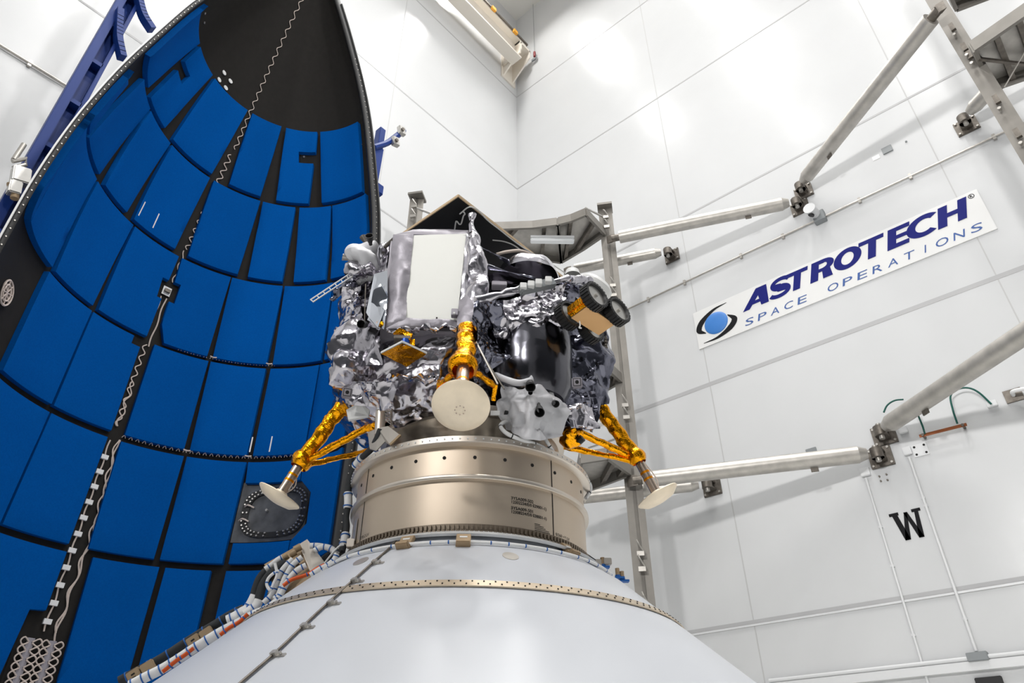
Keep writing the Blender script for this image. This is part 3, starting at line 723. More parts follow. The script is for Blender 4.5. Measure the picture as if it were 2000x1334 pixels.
# white dots, marker, tape strips
for t, z in ((113.6, 13.86), (113.6, 13.66), (106.7, 13.85), (106.9, 13.66)):
    a = fp(t, z, .062); b = fp(t, z, .075); MB().cyl(a, b, .05, n=18).build('white_disc', 'signw', fr, True); 
for t, z in ((161.6, 13.73), (154.0, 13.76), (46, 13.0), (6.5, 13.0)): MB().cyl(fp(t, z, .062), fp(t, z, .08), .022, n=10).build('stud', 'alu', fr, True)
mk = MB().grid(lambda u, v: fp(88.6+3.3*u, 9.14+.17*v, .10), 2, 2).build('sensor_block', 'signw', fr)
MB().obox(fp(90.2, 9.22, .13), V((.05, 0, 0)), V((0, .02, 0)), V((0, 0, .03))).build('sensor_chip', 'steel_dark', mk)
for (t0, z0), (t1, z1) in (((113.9, 10.45), (113.7, 10.14)), ((105.9, 10.46), (105.7, 10.14)), ((43.6, 6.8), (43.5, 6.53)), ((36.0, 6.81), (35.9, 6.53))):
    MB().quad(fp(t0, z0, .16), fp(t0+.5, z0, .16), fp(t1+.5, z1, .16), fp(t1, z1, .16), 1, 4).build('tape_strip', 'signw', fr, fix=False)
# instrumentation wires: a wavy run up the middle
def wavy(th_of, z0, z1, amp, wl, r, name='sensor_wire', off=.08, ph=0):
    n = int((z1-z0)/wl*10); pts = []
    for i in range(n+1):
        z = z0 + (z1-z0)*i/n; pts.append(fp(th_of(z) + amp/frad(90, z)*57.3*math.sin(2*PI*(z-z0)/wl+ph), z, off))
    return MB().tube(pts, r, 5).build(name, 'wire', fr, True)
wavy(lambda z: 85.6 + (z-14)*.1, 12.65, 16.9, .035, .22, .009)
wavy(lambda z: 86.3 + 2.3*(12.6-z)/2.4, 10.2, 12.5, .045, .2, .010)
wavy(lambda z: 89.2, 9.45, 10.15, .02, .3, .010)
wavy(lambda z: 91.3, 8.55, 9.1, .012, .5, .010); wavy(lambda z: 89.4, 8.1, 9.1, .012, .6, .012)
wavy(lambda z: 90.6, 6.6, 8.12, .035, .2, .011); wavy(lambda z: 90.3, 6.6, 7.4, .035, .33, .011)
wavy(lambda z: 91.0 - (6.5-z)*.15, 3.6, 6.35, .012, .5, .011); wavy(lambda z: 88.2 + .5*math.sin(z*2.2) - (6.4-z)*.5, 3.6, 6.4, .03, .42, .012); wavy(lambda z: 87.9 + .5*math.sin(z*2.2) - (6.4-z)*.5, 3.0, 6.4, .02, .5, .012)
cl = MB()
for i in range(11):
    z = 3.72 + i*.235; MB().obox(fp(91.0-(6.5-z)*.15, z, .085), V((.05, 0, 0)), V((0, .02, 0)), V((0, 0, .033))).build('wire_clip', 'tape', fr)
hw = MB()   # loops of lacing cord lying in the horizontal gap
for i in range(30):
    t = 20 + i*2.3; hw.tube(smooth_path([fp(t, 6.44, .1), fp(t+.6, 6.48, .12), fp(t+1.2, 6.44, .1)], 2), .006, 4)
for i in range(16):
    t = 42 + i*2.4; hw.tube(smooth_path([fp(t, 8.22, .1), fp(t+.6, 8.26, .12), fp(t+1.2, 8.22, .1)], 2), .006, 4)
hw.build('lacing_cord', 'wire', fr, True)
for t in (43.9, 66.0): MB().tube(smooth_path([fp(t-1.2, 8.235, .16), fp(t, 8.22, .17), fp(t+1.2, 8.24, .16)], 3), .013, 5).build('lacing_loop', 'wire', fr, True); MB().tube(smooth_path([fp(t-1.2, 6.46, .16), fp(t, 6.45, .17), fp(t+1.2, 6.465, .16)], 3), .013, 5).build('lacing_loop', 'wire', fr, True)
# terminal tray with wire loops at the lower left
MB().grid(lambda u, v: fp(84.9+12*u, 2.7+.86*v, .075), 6, 5).build('cable_tray', 'liner', fr, 'all')
for cx_ in (87.3, 93.2):
    tl = MB().grid(lambda u, v: fp(cx_-1.0+2.0*u, 2.75+.75*v, .10), 2, 4).build('terminal_strip', 'lav', fr)
    lm = MB()
    for i in range(7):
        z = 2.85 + i*.1
        for sx in (-1, 1): lm.tube(smooth_path([fp(cx_+sx*.5, z, .11), fp(cx_+sx*2.0, z+.045, .13), fp(cx_+sx*2.9, z, .13), fp(cx_+sx*2.0, z-.045, .12), fp(cx_+sx*.5, z-.01, .11)], 3), .010, 5)
    lm.build('wire_loops', 'wire', tl, True)
# net-like round vent on the dark left edge
dv = MB()
for rr in (.17, .11): dv.tube([fp(149.5 + rr*22*math.cos(a), 7.28 + rr*math.sin(a), .085) for a in [2*PI*i/20 for i in range(21)]], .014, 5)
for i in range(8):
    a = 2*PI*i/8; dv.tube([fp(149.5, 7.28, .085), fp(149.5 + .17*22*math.cos(a+.4), 7.28 + .17*math.sin(a+.4), .085)], .010, 5)
dv.build('round_vent', 'wire', fr, True)
# ------------------------------------------------------------------ blue fairing stand
sd = thing('fairing_stand', (FX, 10.2, 0), 'blue steel stand holding the fairing half from behind', 'stand')
def spost(x, y, w, d, z1, name='post'): return MB().box((x-w/2, y-d/2, 0), (x+w/2, y+d/2, z1)).build(name, 'stand', sd, bev=.01)
pl_ = spost(.57, 9.62, .13, .30, 16.5); spost(.80, 9.62, .06, .26, 16.5, 'post')
for i in range(16): MB().box((.63, 9.5, .6+i*1.0), (.78, 9.74, .68+i*1.0)).build('rung', 'stand', sd)
MB().box((.63, 9.66, 0), (.78, 9.70, 16.5)).build('web_plate', 'stand', sd)
for pts, yy in (([(233, 20), (231, 50), (231, 78), (238, 112)], 9.45), ([(268, -20), (272, 5), (280, 32), (296, 58)], 9.45)):
    sp = smooth_path([on_y(x, y, yy) for x, y in pts], 4)
    ab = MB()
    for a, b in zip(sp, sp[1:]): ab.bar(a, b + (b-a)*.15, .10, .16, up=(0, 1, 0))
    ab.build('saddle_arm', 'stand', sd)
rp = spost(6.28, 9.75, .16, .2, 15.35)
arm = [V((6.15, 9.55, 14.75)), V((6.5, 9.3, 15.15)), V((6.8, 9.05, 15.25))]
MB().tube(smooth_path([on_y(730, 288, 9.5), on_y(755, 280, 9.5), on_y(772, 268, 9.5), on_y(788, 255, 9.5)], 4), .075, 8).build('saddle_arm', 'stand', sd, True)
pq = on_y(742, 292, 9.5); MB().bar(pq + V((0, .05, .1)), V((pq.x-.1, pq.y+.05, 8)), .22, .08, up=(0, 1, 0)).build('arm_bracket', 'stand', sd)
pk = on_y(737, 372, 9.5); MB().obox(pk, (.1, 0, 0), (0, .1, 0), (0, 0, .14)).build('clamp_base', 'stand', sd, bev=.02)
for x, y in ((772, 277), (784, 256)):
    p = on_y(x, y, 9.42); cb = MB().obox(p, (.09, 0, .03), (0, .06, 0), (-.03, 0, .12)).build('clamp_block', 'alu', sd, bev=.015)
    MB().cyl(p + V((-.02, -.06, -.02)), p + V((-.02, -.1, -.02)), .045, n=12).build('clamp_bolt', 'steel_dark', cb, True)
for z in (7.75, 13.75):
    MB().obox((.56, 9.44, z), (.12, 0, 0), (0, .05, 0), (0, 0, .16)).build('pivot_plate', 'stand', sd, bev=.01)
    MB().cyl((.56, 9.39, z), (.56, 9.36, z), .095, n=20).build('pivot_disc', 'alu', sd, True)
def PY(x, y): return on_y(x, y, 9.3)
cb = MB().obox(PY(40, 345), (.10, 0, .03), (0, .08, 0), (-.03, 0, .12)).obox(PY(28, 368), (.07, 0, .02), (0, .07, 0), (-.02, 0, .10)).build('clamp_block', 'alu', sd, bev=.015)
MB().tube([PY(24, 315), PY(52, 310), PY(50, 322), PY(26, 328)], .03, 8).cyl(PY(27, 312), PY(47, 282), .035, n=10).build('clamp_lever', 'steel', cb, True)
MB().cyl(PY(17, 363), PY(28, 362), .05, n=12).cyl(PY(30, 380), PY(28, 388), .05, n=12).build('clamp_knob', 'bracketb', cb, True)
# ================================================================== cone, adapter ring, lander
DD, ALP = 4.5, math.radians(41.3 + 3.5)
FW = V((math.cos(ALP), math.sin(ALP), 0)); RT = V((math.sin(ALP), -math.cos(ALP), 0)); UP = V((0, 0, 1))
AXC = FW * DD
def L(r, f, z): return AXC + RT*r + FW*f + V((0, 0, z))
def P(x, y, d):
    q = ray(x, y); return CAM + q * (d / q.dot(FW))
def Lc(x, y, d):
    p = P(x, y, d) - AXC; return p.dot(RT), p.dot(FW), p.z
PROF = [(.76, 2.87), (.80, 2.83), (1.0, 2.70), (1.25, 2.48), (2.02, 1.805), (2.95, .98), (3.0, .9)]
def cone_r(z):
    pr = PROF
    if z >= pr[0][1]: return pr[0][0]
    for a, b in zip(pr, pr[1:]):
        if z >= b[1]: return a[0] + (b[0]-a[0])*(a[1]-z)/(a[1]-b[1])
    return pr[-1][0]
def hit_cone(x, y, off=.0):
    q = ray(x, y).normalized(); best = (1e9, None)
    for i in range(900):
        p = CAM + q*(1.0 + i*.006); g = (p - AXC).to_2d().length - cone_r(p.z) - off
        if g <= 0: return p
        if g < best[0]: best = (g, p)
    p = best[1]; v = (p - AXC); v.z = 0; k_ = (cone_r(p.z)+off)/v.length
    return V((AXC.x + v.x*k_, AXC.y + v.y*k_, p.z))
def polar(phi, r, z):   # phi degrees: 0 = towards the camera, positive = right
    a = math.radians(phi); return L(r*math.sin(a), -r*math.cos(a), z)
cn = thing('rocket_adapter_cone', tuple(AXC), 'broad white cone carrying the metal ring and the lander', 'cone')
MB().lathe(PROF + [(3.0, .0), (2.6, 0), (2.6, .2)], AXC, n=120).build('cone_shell', 'cone', cn, True, angle=50)
bm_ = MB().lathe([(1.252, 2.484), (1.256, 2.489), (1.295, 2.454), (1.291, 2.449)], AXC, n=140)
bd = bm_.build('perforated_band', 'band', cn, True)
hm = MB()
for i in range(150):
    for rr, zz in ((1.2655, 2.4805), (1.2835, 2.4645)):
        a = 2*PI*(i + (.5 if rr > 1.275 else 0))/150; c = V((AXC.x + rr*math.cos(a), AXC.y + rr*math.sin(a), zz)); nn = V((math.cos(a)*.66, math.sin(a)*.66, .75))
        hm.cyl(c, c + nn*.003, .0042, n=6)
hm.build('band_holes', 'hole', bd)
MB().lathe([(.76, 2.86), (.83, 2.835), (.845, 2.845), (.77, 2.885)], AXC, n=120).build('top_lip', 'white', cn, True)
for x, y in ((705, 1097), (997, 1087)):
    p = hit_cone(x, y); v = (p-AXC); v.z = 0; nn = (v.normalized()*.66 + UP*.75).normalized()
    MB().cyl(p - nn*.005, p + nn*.004, .042, n=24).build('port_cover', 'steel', cn, True)
# ------------------------------------------------------------------ adapter ring
ad = thing('payload_adapter', tuple(AXC + V((0, 0, 2.87))), 'champagne coloured metal ring between the white cone and the lander', 'adapter ring')
MB().lathe([(.752, 2.90), (.752, 3.185), (.752, 3.20), (.752, 3.42)], AXC, n=120).build('barrel', 'barrel', ad, 'all')
MB().lathe([(.75, 3.395), (.795, 3.40), (.80, 3.405), (.80, 3.44), (.79, 3.447), (.70, 3.447), (.70, 3.43)], AXC, n=120).build('top_flange', 'ringm', ad, True)
MB().lathe([(.75, 3.18), (.775, 3.185), (.778, 3.19), (.778, 3.207), (.775, 3.212), (.75, 3.215)], AXC, n=120).build('mid_flange', 'ringm', ad, True)
MB().lathe([(.64, 3.44), (.615, 3.47), (.60, 3.71)], AXC, n=96).build('upper_collar', 'collar', ad, 'all')
cr_ = MB().lathe([(.60, 3.68), (.635, 3.70), (.64, 3.715), (.64, 3.74), (.60, 3.745)], AXC, n=96).build('collar_flange', 'ringm', ad, True)
rv = MB()
for i in range(110):
    a = 2*PI*i/110; c = V((AXC.x + .80*math.cos(a), AXC.y + .80*math.sin(a), 3.422)); nn = V((math.cos(a), math.sin(a), 0)); rv.cyl(c, c + nn*.004, .005, n=6)
rv.build('flange_rivets', 'white', ad)
hm = MB()
for i in range(-6, 7):
    c = polar(i*13.6 + 1.0, .7515, 3.325); nn = (c - AXC); nn.z = 0; nn.normalize(); hm.cyl(c, c + nn*.003, .0105, n=14)
hm.build('vent_holes', 'hole', ad)
for ph in (-59, 39.5):
    for z0_, z1_ in ((2.92, 3.183), (3.217, 3.395)):
        MB().prism([polar(ph-.22, .7525, z0_), polar(ph+.22, .7525, z0_), polar(ph+.22, .7525, z1_), polar(ph-.22, .7525, z1_)], (polar(ph, .754, 0)-polar(ph, .7525, 0))).build('seam', 'hole', ad)
tb = MB()
for i in range(190):
    a = 2*PI*i/190; c = V((math.cos(a), math.sin(a), 0)); t_ = V((-c.y, c.x, 0))
    tb.obox(AXC + c*.768 + UP*2.903, c*.010, t_*.0060, UP*.013); tb.obox(AXC + c*.775 + UP*2.878, c*.012, t_*.009, UP*.006)
tb.lathe([(.752, 2.925), (.764, 2.925), (.764, 2.878), (.79, 2.874), (.79, 2.866), (.752, 2.866)], AXC, n=110)
tb.build('clamp_band', 'tooth', ad)
def barrel_text(body, ph0, z, size, bold=.0):
    vs, fs = text_mesh(body, size, bold)
    mb = MB().add([polar(ph0 + math.degrees(v[0]/.7525), .7527, z + v[1]) for v in vs], fs)
    mb.build('stencil', 'hole', ad, fix=False)
barrel_text('3Y5A009-502', 17.4, 3.088, .026, .0006); barrel_text('12302234/E/0 E29001-1)', 17.4, 3.066, .024, .0006)
barrel_text('3Y5A009-501', 17.4, 3.030, .026, .0006); barrel_text('12308234/E/0 E38001-1)', 17.4, 3.008, .024, .0006)
for i, n_ in enumerate((3, 5, 6, 8, 8.5, 6.5)):
    MB().grid(lambda u, v: polar(28.8 + n_*u, .7528, 2.972 - .0092*i - .0035*v), 8, 1).build('stencil', 'hole', ad)
barrel_text('270-2 LV', -58.5, 2.945, .026); barrel_text('0/360 +Y LV', 40.8, 2.935, .026)
MB().prism([polar(-69, .757, 2.96), polar(-64.5, .757, 2.96), polar(-64.5, .757, 3.10), polar(-69, .757, 3.10)], polar(-66, .004, 0)-AXC).build('patch', 'steel', ad)
MB().obox(polar(-66, .775, 2.945), RT*.022, FW*.025, UP*.025).build('sensor_block', 'ringm', ad, bev=.003)

# ================================================================== the lander
ld_ = thing('lunar_lander', tuple(AXC + V((0, 0, 3.74))), 'moon lander wrapped in crinkled silver foil with gold legs, standing on the metal ring', 'lander')
BC = (-.08, -.02); FRONTCUT = .29
def ring_pt(phi, z, rr):
    """rounded octagon outline"""
    a = math.radians(phi); o = 1 - .045*math.cos(8*a*.5)**2
    w_ = max(0, math.cos(a))**1.5; o *= 1 - FRONTCUT*w_*min(1, max(0, (z-3.75)/.25))
    return L(BC[0] + rr*o*math.sin(a), BC[1] - rr*o*math.cos(a), z)
RZ = [(3.75, .60), (3.80, .66), (3.90, .80), (3.99, .90), (4.10, .965), (4.30, .99), (4.50, .985), (4.68, .965), (4.80, .93), (4.82, .80), (4.82, .05)]
def rr_at(v):
    f = v*(len(RZ)-1); i = min(int(f), len(RZ)-2); t = f-i
    return RZ[i][0] + (RZ[i+1][0]-RZ[i][0])*t, RZ[i][1] + (RZ[i+1][1]-RZ[i][1])*t
def body_patch(p0, p1, v0, v1, nu, nv, off=0):
    def fn(u, v):
        z, r = rr_at(v0 + (v1-v0)*v); return ring_pt(p0 + (p1-p0)*u, z, r + off)
    return MB().grid(fn, nu, nv)
def foilpart(mb, name='foil_blanket', m='foil', amp=1.0, parent=None, **k_):
    o = mb.build(name, m, parent or ld_, 'all', fix=k_.pop('fix', True))
    return crumple(o, amp, **k_)
# lower body: everything but the front right recess
foilpart(body_patch(-180, -4, 0, .8, 170, 90), amp=.85)
foilpart(body_patch(44, 180, 0, .8, 120, 80), m='foild', amp=1.15)
foilpart(body_patch(-180, 180, .8, 1.0, 160, 20), 'top_blanket', amp=.7)
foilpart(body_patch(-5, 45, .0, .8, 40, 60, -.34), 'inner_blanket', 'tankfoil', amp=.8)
# recess side cheeks
for ph in (-4, 44):
    foilpart(MB().grid(lambda u, v: ring_pt(ph, rr_at(v*.8)[0], rr_at(v*.8)[1] - .36*u), 14, 50), 'recess_cheek', 'foild', amp=.6)
# foil wall hanging from the top deck on the front right
def pq4(pts, ds, nu, nv): return MB().quad(*[P(x, y, d) for (x, y), d in zip(pts, ds)], nu, nv)
foilpart(pq4([(955, 588), (1112, 548), (1104, 640), (975, 648)], (3.66, 3.70, 3.82, 3.62), 60, 34), 'skirt_blanket', 'foil', amp=1.9, freqs=((4.2, .6), (11, .5), (24, .35)))
foilpart(pq4([(1105, 545), (1172, 560), (1192, 652), (1098, 655)], (3.74, 4.15, 4.2, 3.85), 44, 44), 'skirt_blanket', 'foild', amp=1.6, freqs=((4.2, .6), (11, .5), (24, .35)))
foilpart(pq4([(925, 590), (985, 585), (990, 700), (925, 760)], (3.5, 3.64, 3.7, 3.55), 34, 54), 'skirt_blanket', 'foild', amp=1.9, freqs=((4.2, .6), (11, .5), (24, .4)))
foilpart(pq4([(1098, 640), (1200, 640), (1186, 790), (1100, 800)], (3.98, 4.25, 4.25, 3.95), 44, 50), 'side_blanket', 'foild', amp=1.2)
foilpart(pq4([(1088, 780), (1176, 775), (1162, 845), (1082, 828)], (3.95, 4.2, 4.2, 3.9), 44, 34), 'side_blanket', 'foild', amp=1.6, freqs=((6, .6), (16, .5)))
foilpart(pq4([(1105, 785), (1166, 792), (1163, 840), (1118, 835)], (3.86, 4.05, 4.05, 3.88), 30, 24), 'side_blanket', 'foil', amp=1.5, freqs=((6, .6), (16, .5)))
# propellant tank in the recess
tc = Lc(1036, 690, 3.96)
tk = MB().lathe([(.001, 4.43), (.20, 4.43), (.268, 4.41), (.285, 4.36), (.29, 4.2), (.285, 4.0), (.27, 3.9), (.22, 3.82), (.001, 3.80)], L(tc[0]-.005, tc[1]+.02, 0), n=96)
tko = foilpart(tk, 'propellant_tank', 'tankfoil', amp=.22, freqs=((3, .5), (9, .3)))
# white blanket round the thrusters below the tank
def blanket(u, v):
    x0, y0 = 978 + u*112, 748 + v*92 + 10*math.sin(u*3.1); b = .10*math.sin(PI*u)*math.sin(PI*(.15+.7*v)); return P(x0, y0 + 22*(u-.3)*v, 3.74 - b + .12*abs(u-.5))
wb = foilpart(MB().grid(blanket, 64, 50), 'thruster_blanket', 'cloth', amp=2.4, freqs=((6, .6), (14, .45)))
lb = MB().tube(smooth_path([P(968, 733, 3.64), P(990, 742, 3.58), P(1015, 748, 3.56), P(1040, 742, 3.56)]), [.02]*18 + [.03], 10).build('pipe_blanket', 'cloth', ld_, True)
def cone_nozzle(a, b, r0, r1, name='thruster', m='black'):
    a, b = V(a), V(b); d = (b-a); ln = d.length
    prof = [(r0, 0), (r0*1.05, ln*.2), (r0+(r1-r0)*.55, ln*.5), (r1, ln), (r1*.86, ln), (r0*.8, ln*.25), (.001, ln*.2)]
    return MB().lathe(prof, a, d, n=24).build(name, m, ld_, True)
cone_nozzle(P(1034, 742, 3.62), P(1036, 756, 3.50), .016, .031); cone_nozzle(P(1037, 763, 3.60), P(1036, 767, 3.54), .008, .014)
cone_nozzle(P(1052, 789, 3.66), P(1054, 806, 3.58), .010, .030)
cone_nozzle(P(1078, 786, 3.74), P(1086, 789, 3.66), .012, .022)
# ---- radiator housing upper left
hx0, hx1 = -.655, -.015
def boxpts(r0, r1, f0, f1, z0, z1): return [L(r0, f0, z0), L(r1, f0, z0), L(r1, f1, z0), L(r0, f1, z0), L(r0, f0, z1), L(r1, f0, z1), L(r1, f1, z1), L(r0, f1, z1)]
def foilbox(r0, r1, f0, f1, z0, z1, n=14, name='foil_blanket', m='foil', amp=1.0, **k_):
    b = boxpts(r0, r1, f0, f1, z0, z1); mb = MB()
    for q in ((0,1,5,4), (1,2,6,5), (2,3,7,6), (3,0,4,7), (4,5,6,7), (0,3,2,1)):
        A, B, C, D_ = [b[i] for i in q]
        mb.quad(A, B, C, D_, max(3, int((A-B).length*n*4)), max(3, int((B-C).length*n*4)))
    return foilpart(mb, name, m, amp, **k_)
foilbox(hx0+.02, -.03, -.735, -.25, 4.22, 5.03, 8, 'radiator_housing', 'lav', .45)
rp_ = [P(807, 459, 3.695), P(911, 456, 3.695), P(893, 627, 3.695), P(790, 622, 3.695)]
# puffy lavender frame round the radiator
def strip_puff(a, b, c, d, name='radiator_border', m='lav', amp=.5, bulge=.03, nu=12, nv=50):
    a, b, c, d = [V(q) for q in (a, b, c, d)]
    def fn(u, v):
        p = a*(1-u)*(1-v) + b*u*(1-v) + c*u*v + d*(1-u)*v
        return p - FW*bulge*math.sin(PI*u)*(math.sin(PI*min(1, max(0, v)))**.3)
    return foilpart(MB().grid(fn, nu, nv), name, m, amp, freqs=((6, .45), (17, .3)))
strip_puff(P(768, 458, 3.74), P(808, 456, 3.69), P(792, 628, 3.69), P(752, 640, 3.72))
strip_puff(P(770, 458, 3.75), P(806, 447, 3.75), P(925, 449, 3.75), P(911, 459, 3.69), amp=.3, bulge=.01, nu=10, nv=10)
strip_puff(P(911, 456, 3.69), P(938, 462, 3.74), P(926, 600, 3.74), P(897, 600, 3.69), m='foil2', amp=.5)
strip_puff(P(895, 585, 3.68), P(938, 565, 3.66), P(930, 640, 3.62), P(893, 636, 3.64), m='lav', amp=.5)
strip_puff(P(790, 622, 3.69), P(893, 626, 3.69), P(893, 640, 3.69), P(752, 642, 3.70), m='lav', amp=.5, bulge=.012, nu=40, nv=6)
rad = MB().prism(rp_, FW*.012).build('radiator_panel', 'radiator', ld_, bev=.002)
sb = MB().obox(P(888, 612, 3.66), RT*.022, FW*.02, UP*.026).build('sensor_box', 'lav', ld_, bev=.003); MB().obox(P(887, 612, 3.635), RT*.006, FW*.006, UP*.007).build('sensor_window', 'signw', sb)
MB().obox(P(853, 621, 3.685), RT*.005, FW*.004, UP*.004).build('latch', 'hole', ld_)
# left face of the body under the thruster pod
foilpart(MB().quad(P(692, 545, 4.05), P(765, 470, 3.95), P(755, 640, 3.72), P(668, 640, 4.15), 44, 44), 'side_blanket', 'foil', amp=1.1, freqs=((4.5, .6), (13, .45)))
foilpart(MB().quad(P(668, 575, 4.35), P(700, 540, 4.05), P(712, 640, 3.85), P(652, 660, 4.35), 34, 44), 'side_blanket', 'foil', amp=1.3, freqs=((5, .6), (14, .45)))
MB().prism([P(731, 535, 3.74), P(757, 528, 3.70), P(757, 590, 3.70), P(738, 640, 3.68), P(722, 622, 3.72), P(715, 610, 3.76)], FW*.01).build('mirror_panel', 'mirror', ld_)
foilpart(pq4([(738, 548), (757, 580), (748, 640), (712, 618)], (3.70, 3.69, 3.67, 3.72), 16, 24), 'mirror_panel', 'mirror', amp=.5)
# thruster pod upper left
def blob(c, rx, ry, rz, name, m, amp, n=40, **k_):
    c = V(c)
    mb = MB().grid(lambda u, v: c + RT*(rx*math.cos(2*PI*u)*math.sin(PI*v)) + FW*(ry*math.sin(2*PI*u)*math.sin(PI*v)) + UP*(rz*math.cos(PI*v)), n, n//2)
    return foilpart(mb, name, m, amp, **k_)
blob(P(722, 505, 4.0), .135, .12, .115, 'pod_blanket', 'cloth', 2.6, freqs=((4, .9), (11, .5)))
blob(P(712, 532, 3.97), .10, .10, .08, 'pod_blanket', 'foil', 1.8, freqs=((6, .6), (15, .5)))
blob(P(748, 498, 3.94), .05, .08, .12, 'pod_blanket', 'foil2', 1.2, freqs=((6, .6), (15, .5)))
cone_nozzle(P(724, 478, 3.86), P(721, 460, 3.78), .013, .030, m='black'); cone_nozzle(P(716, 476, 4.1), P(709, 463, 4.1), .012, .028, m='steel_dark')
cone_nozzle(P(694, 507, 3.95), P(669, 502, 3.93), .008, .026, m='steel')
MB().cyl(P(748, 486, 3.9), P(770, 466, 3.75), .014, n=10).build('pod_strut', 'steel_dark', ld_, True)
# crinkled scraps and ladder antenna on the left
foilpart(pq4([(690, 538), (700, 560), (650, 590), (636, 580)], (4.0, 4.0, 4.1, 4.1), 24, 24), 'loose_foil', 'foild', amp=2.2, freqs=((6, .6), (16, .5)))
foilpart(pq4([(668, 560), (706, 560), (690, 606), (662, 585)], (3.96, 3.94, 3.96, 4.02), 24, 24), 'loose_foil', 'foil', amp=2.2, freqs=((6, .6), (16, .5)))
la, lb_ = P(690, 530, 3.95), P(606, 586, 3.95); la2, lb2 = P(692, 537, 3.95), P(611, 590, 3.95)
lm = MB().bar(la, lb_, .008, .008).bar(la2, lb2, .008, .008)
for i in range(8):
    f = i/7*.98+.01; lm.bar(la.lerp(lb_, f), la2.lerp(lb2, f), .006, .006)
lm.build('ladder_antenna', 'white', ld_)
cone_nozzle(P(712, 634, 3.78), P(705, 633, 3.66), .024, .027, 'sun_sensor')
MB().obox(P(742, 632, 3.70), RT*.02, FW*.008, UP*.01).build('gold_tab', 'gold', ld_)
MB().cyl(P(714, 555, 3.85), P(712, 632, 3.80), .004, n=6).build('thin_rod', 'steel_dark', ld_)
# lower left bulges
blob(P(682, 726, 4.02), .15, .16, .12, 'foil_bulge', 'foil', 1.4, freqs=((5, .6), (14, .5)))
blob(P(693, 668, 4.05), .16, .14, .2, 'foil_bulge', 'foil', 1.4, freqs=((4.5, .6), (13, .5)))
foilpart(pq4([(655, 640), (740, 640), (740, 710), (650, 735)], (4.15, 3.72, 3.74, 4.15), 44, 40), 'side_blanket', 'foil', amp=1.2, freqs=((5, .6), (14, .5)))
foilpart(pq4([(700, 745), (775, 745), (770, 800), (735, 800)], (3.9, 3.7, 3.85, 3.95), 34, 30), 'foil_bulge', 'foil', amp=1.6, freqs=((5, .6), (14, .5)))
foilpart(pq4([(668, 745), (735, 745), (735, 795), (672, 790)], (4.0, 3.85, 3.95, 4.05), 30, 24), 'foil_bulge', 'foil', amp=1.6, freqs=((5, .6), (14, .5)))
foilpart(MB().quad(P(762, 800, 3.9), P(850, 770, 3.7), P(848, 812, 3.86), P(770, 838, 4.0), 34, 20), 'foil_bulge', 'foil', amp=1.4, freqs=((7, .6), (18, .5)))
# horizontal pleats across the front
for (a, b), sg_ in ((((755, 645), (900, 640)), 0), (((760, 735), (870, 745)), 1)):
    foilpart(MB().tube([P(a[0]+(b[0]-a[0])*i/24, a[1]+(b[1]-a[1])*i/24 + 5*math.sin(i*.9), 3.63+.02*math.sin(i*1.7)) for i in range(25)], [.012+.008*math.sin(i*2.1) for i in range(25)], 10), 'foil_pleat', 'foil', amp=.9, freqs=((9, .6), (20, .5)))
# square cameras
def square_cam(x, y, d, s=.032):
    c = P(x, y, d); n_ = (CAM + V((0, 0, .8)) - c).normalized(); sx = n_.cross(UP).normalized(); sy = sx.cross(n_)
    fr_ = MB().obox(c, sx*s, sy*s, n_*.03).build('camera_housing', 'lav', ld_, bev=.006)
    c2_ = c + n_*.031
    MB().obox(c2_, sx*s*.74, sy*s*.74, n_*.002).build('bezel', 'black', fr_); MB().obox(c2_+n_*.002, sx*s*.62, sy*s*.62, n_*.002).build('camera_face', 'lav', fr_)
    MB().cyl(c2_+n_*.004, c2_+n_*.007, s*.36, n=18).build('lens', 'hole', fr_)
square_cam(678, 768, 3.86); square_cam(1127, 748, 3.72)
# ---- deck edge beam with small boxes (front right)
ea, eb_ = P(930, 588, 3.52), P(1110, 543, 3.66)
def edge_tube(a, b, r):
    a, b = V(a), V(b); n = 40; foilpart(MB().tube([a.lerp(b, i/n) for i in range(n+1)], r, 16), 'deck_edge', 'foil2', amp=.7, freqs=((9, .6), (22, .4)))
edge_tube(ea, eb_, .026)
MB().bar(P(1015, 567, 3.55), P(1082, 552, 3.6), .05, .06).build('instrument_box', 'grey', ld_, bev=.004)
for x in (1022, 1037, 1052, 1071):
    y = 560 - (x-1022)*.25; MB().obox(P(x, y, 3.53), RT*.021, FW*.02, UP*.022).build('connector_box', 'signw', ld_, bev=.003)
MB().obox(P(975, 558, 3.62), RT*.05, FW*.03, UP*.018).build('connector_box', 'lav', ld_, bev=.004)
edge_tube(P(1112, 545, 3.66), P(1150, 548, 3.85), .026)
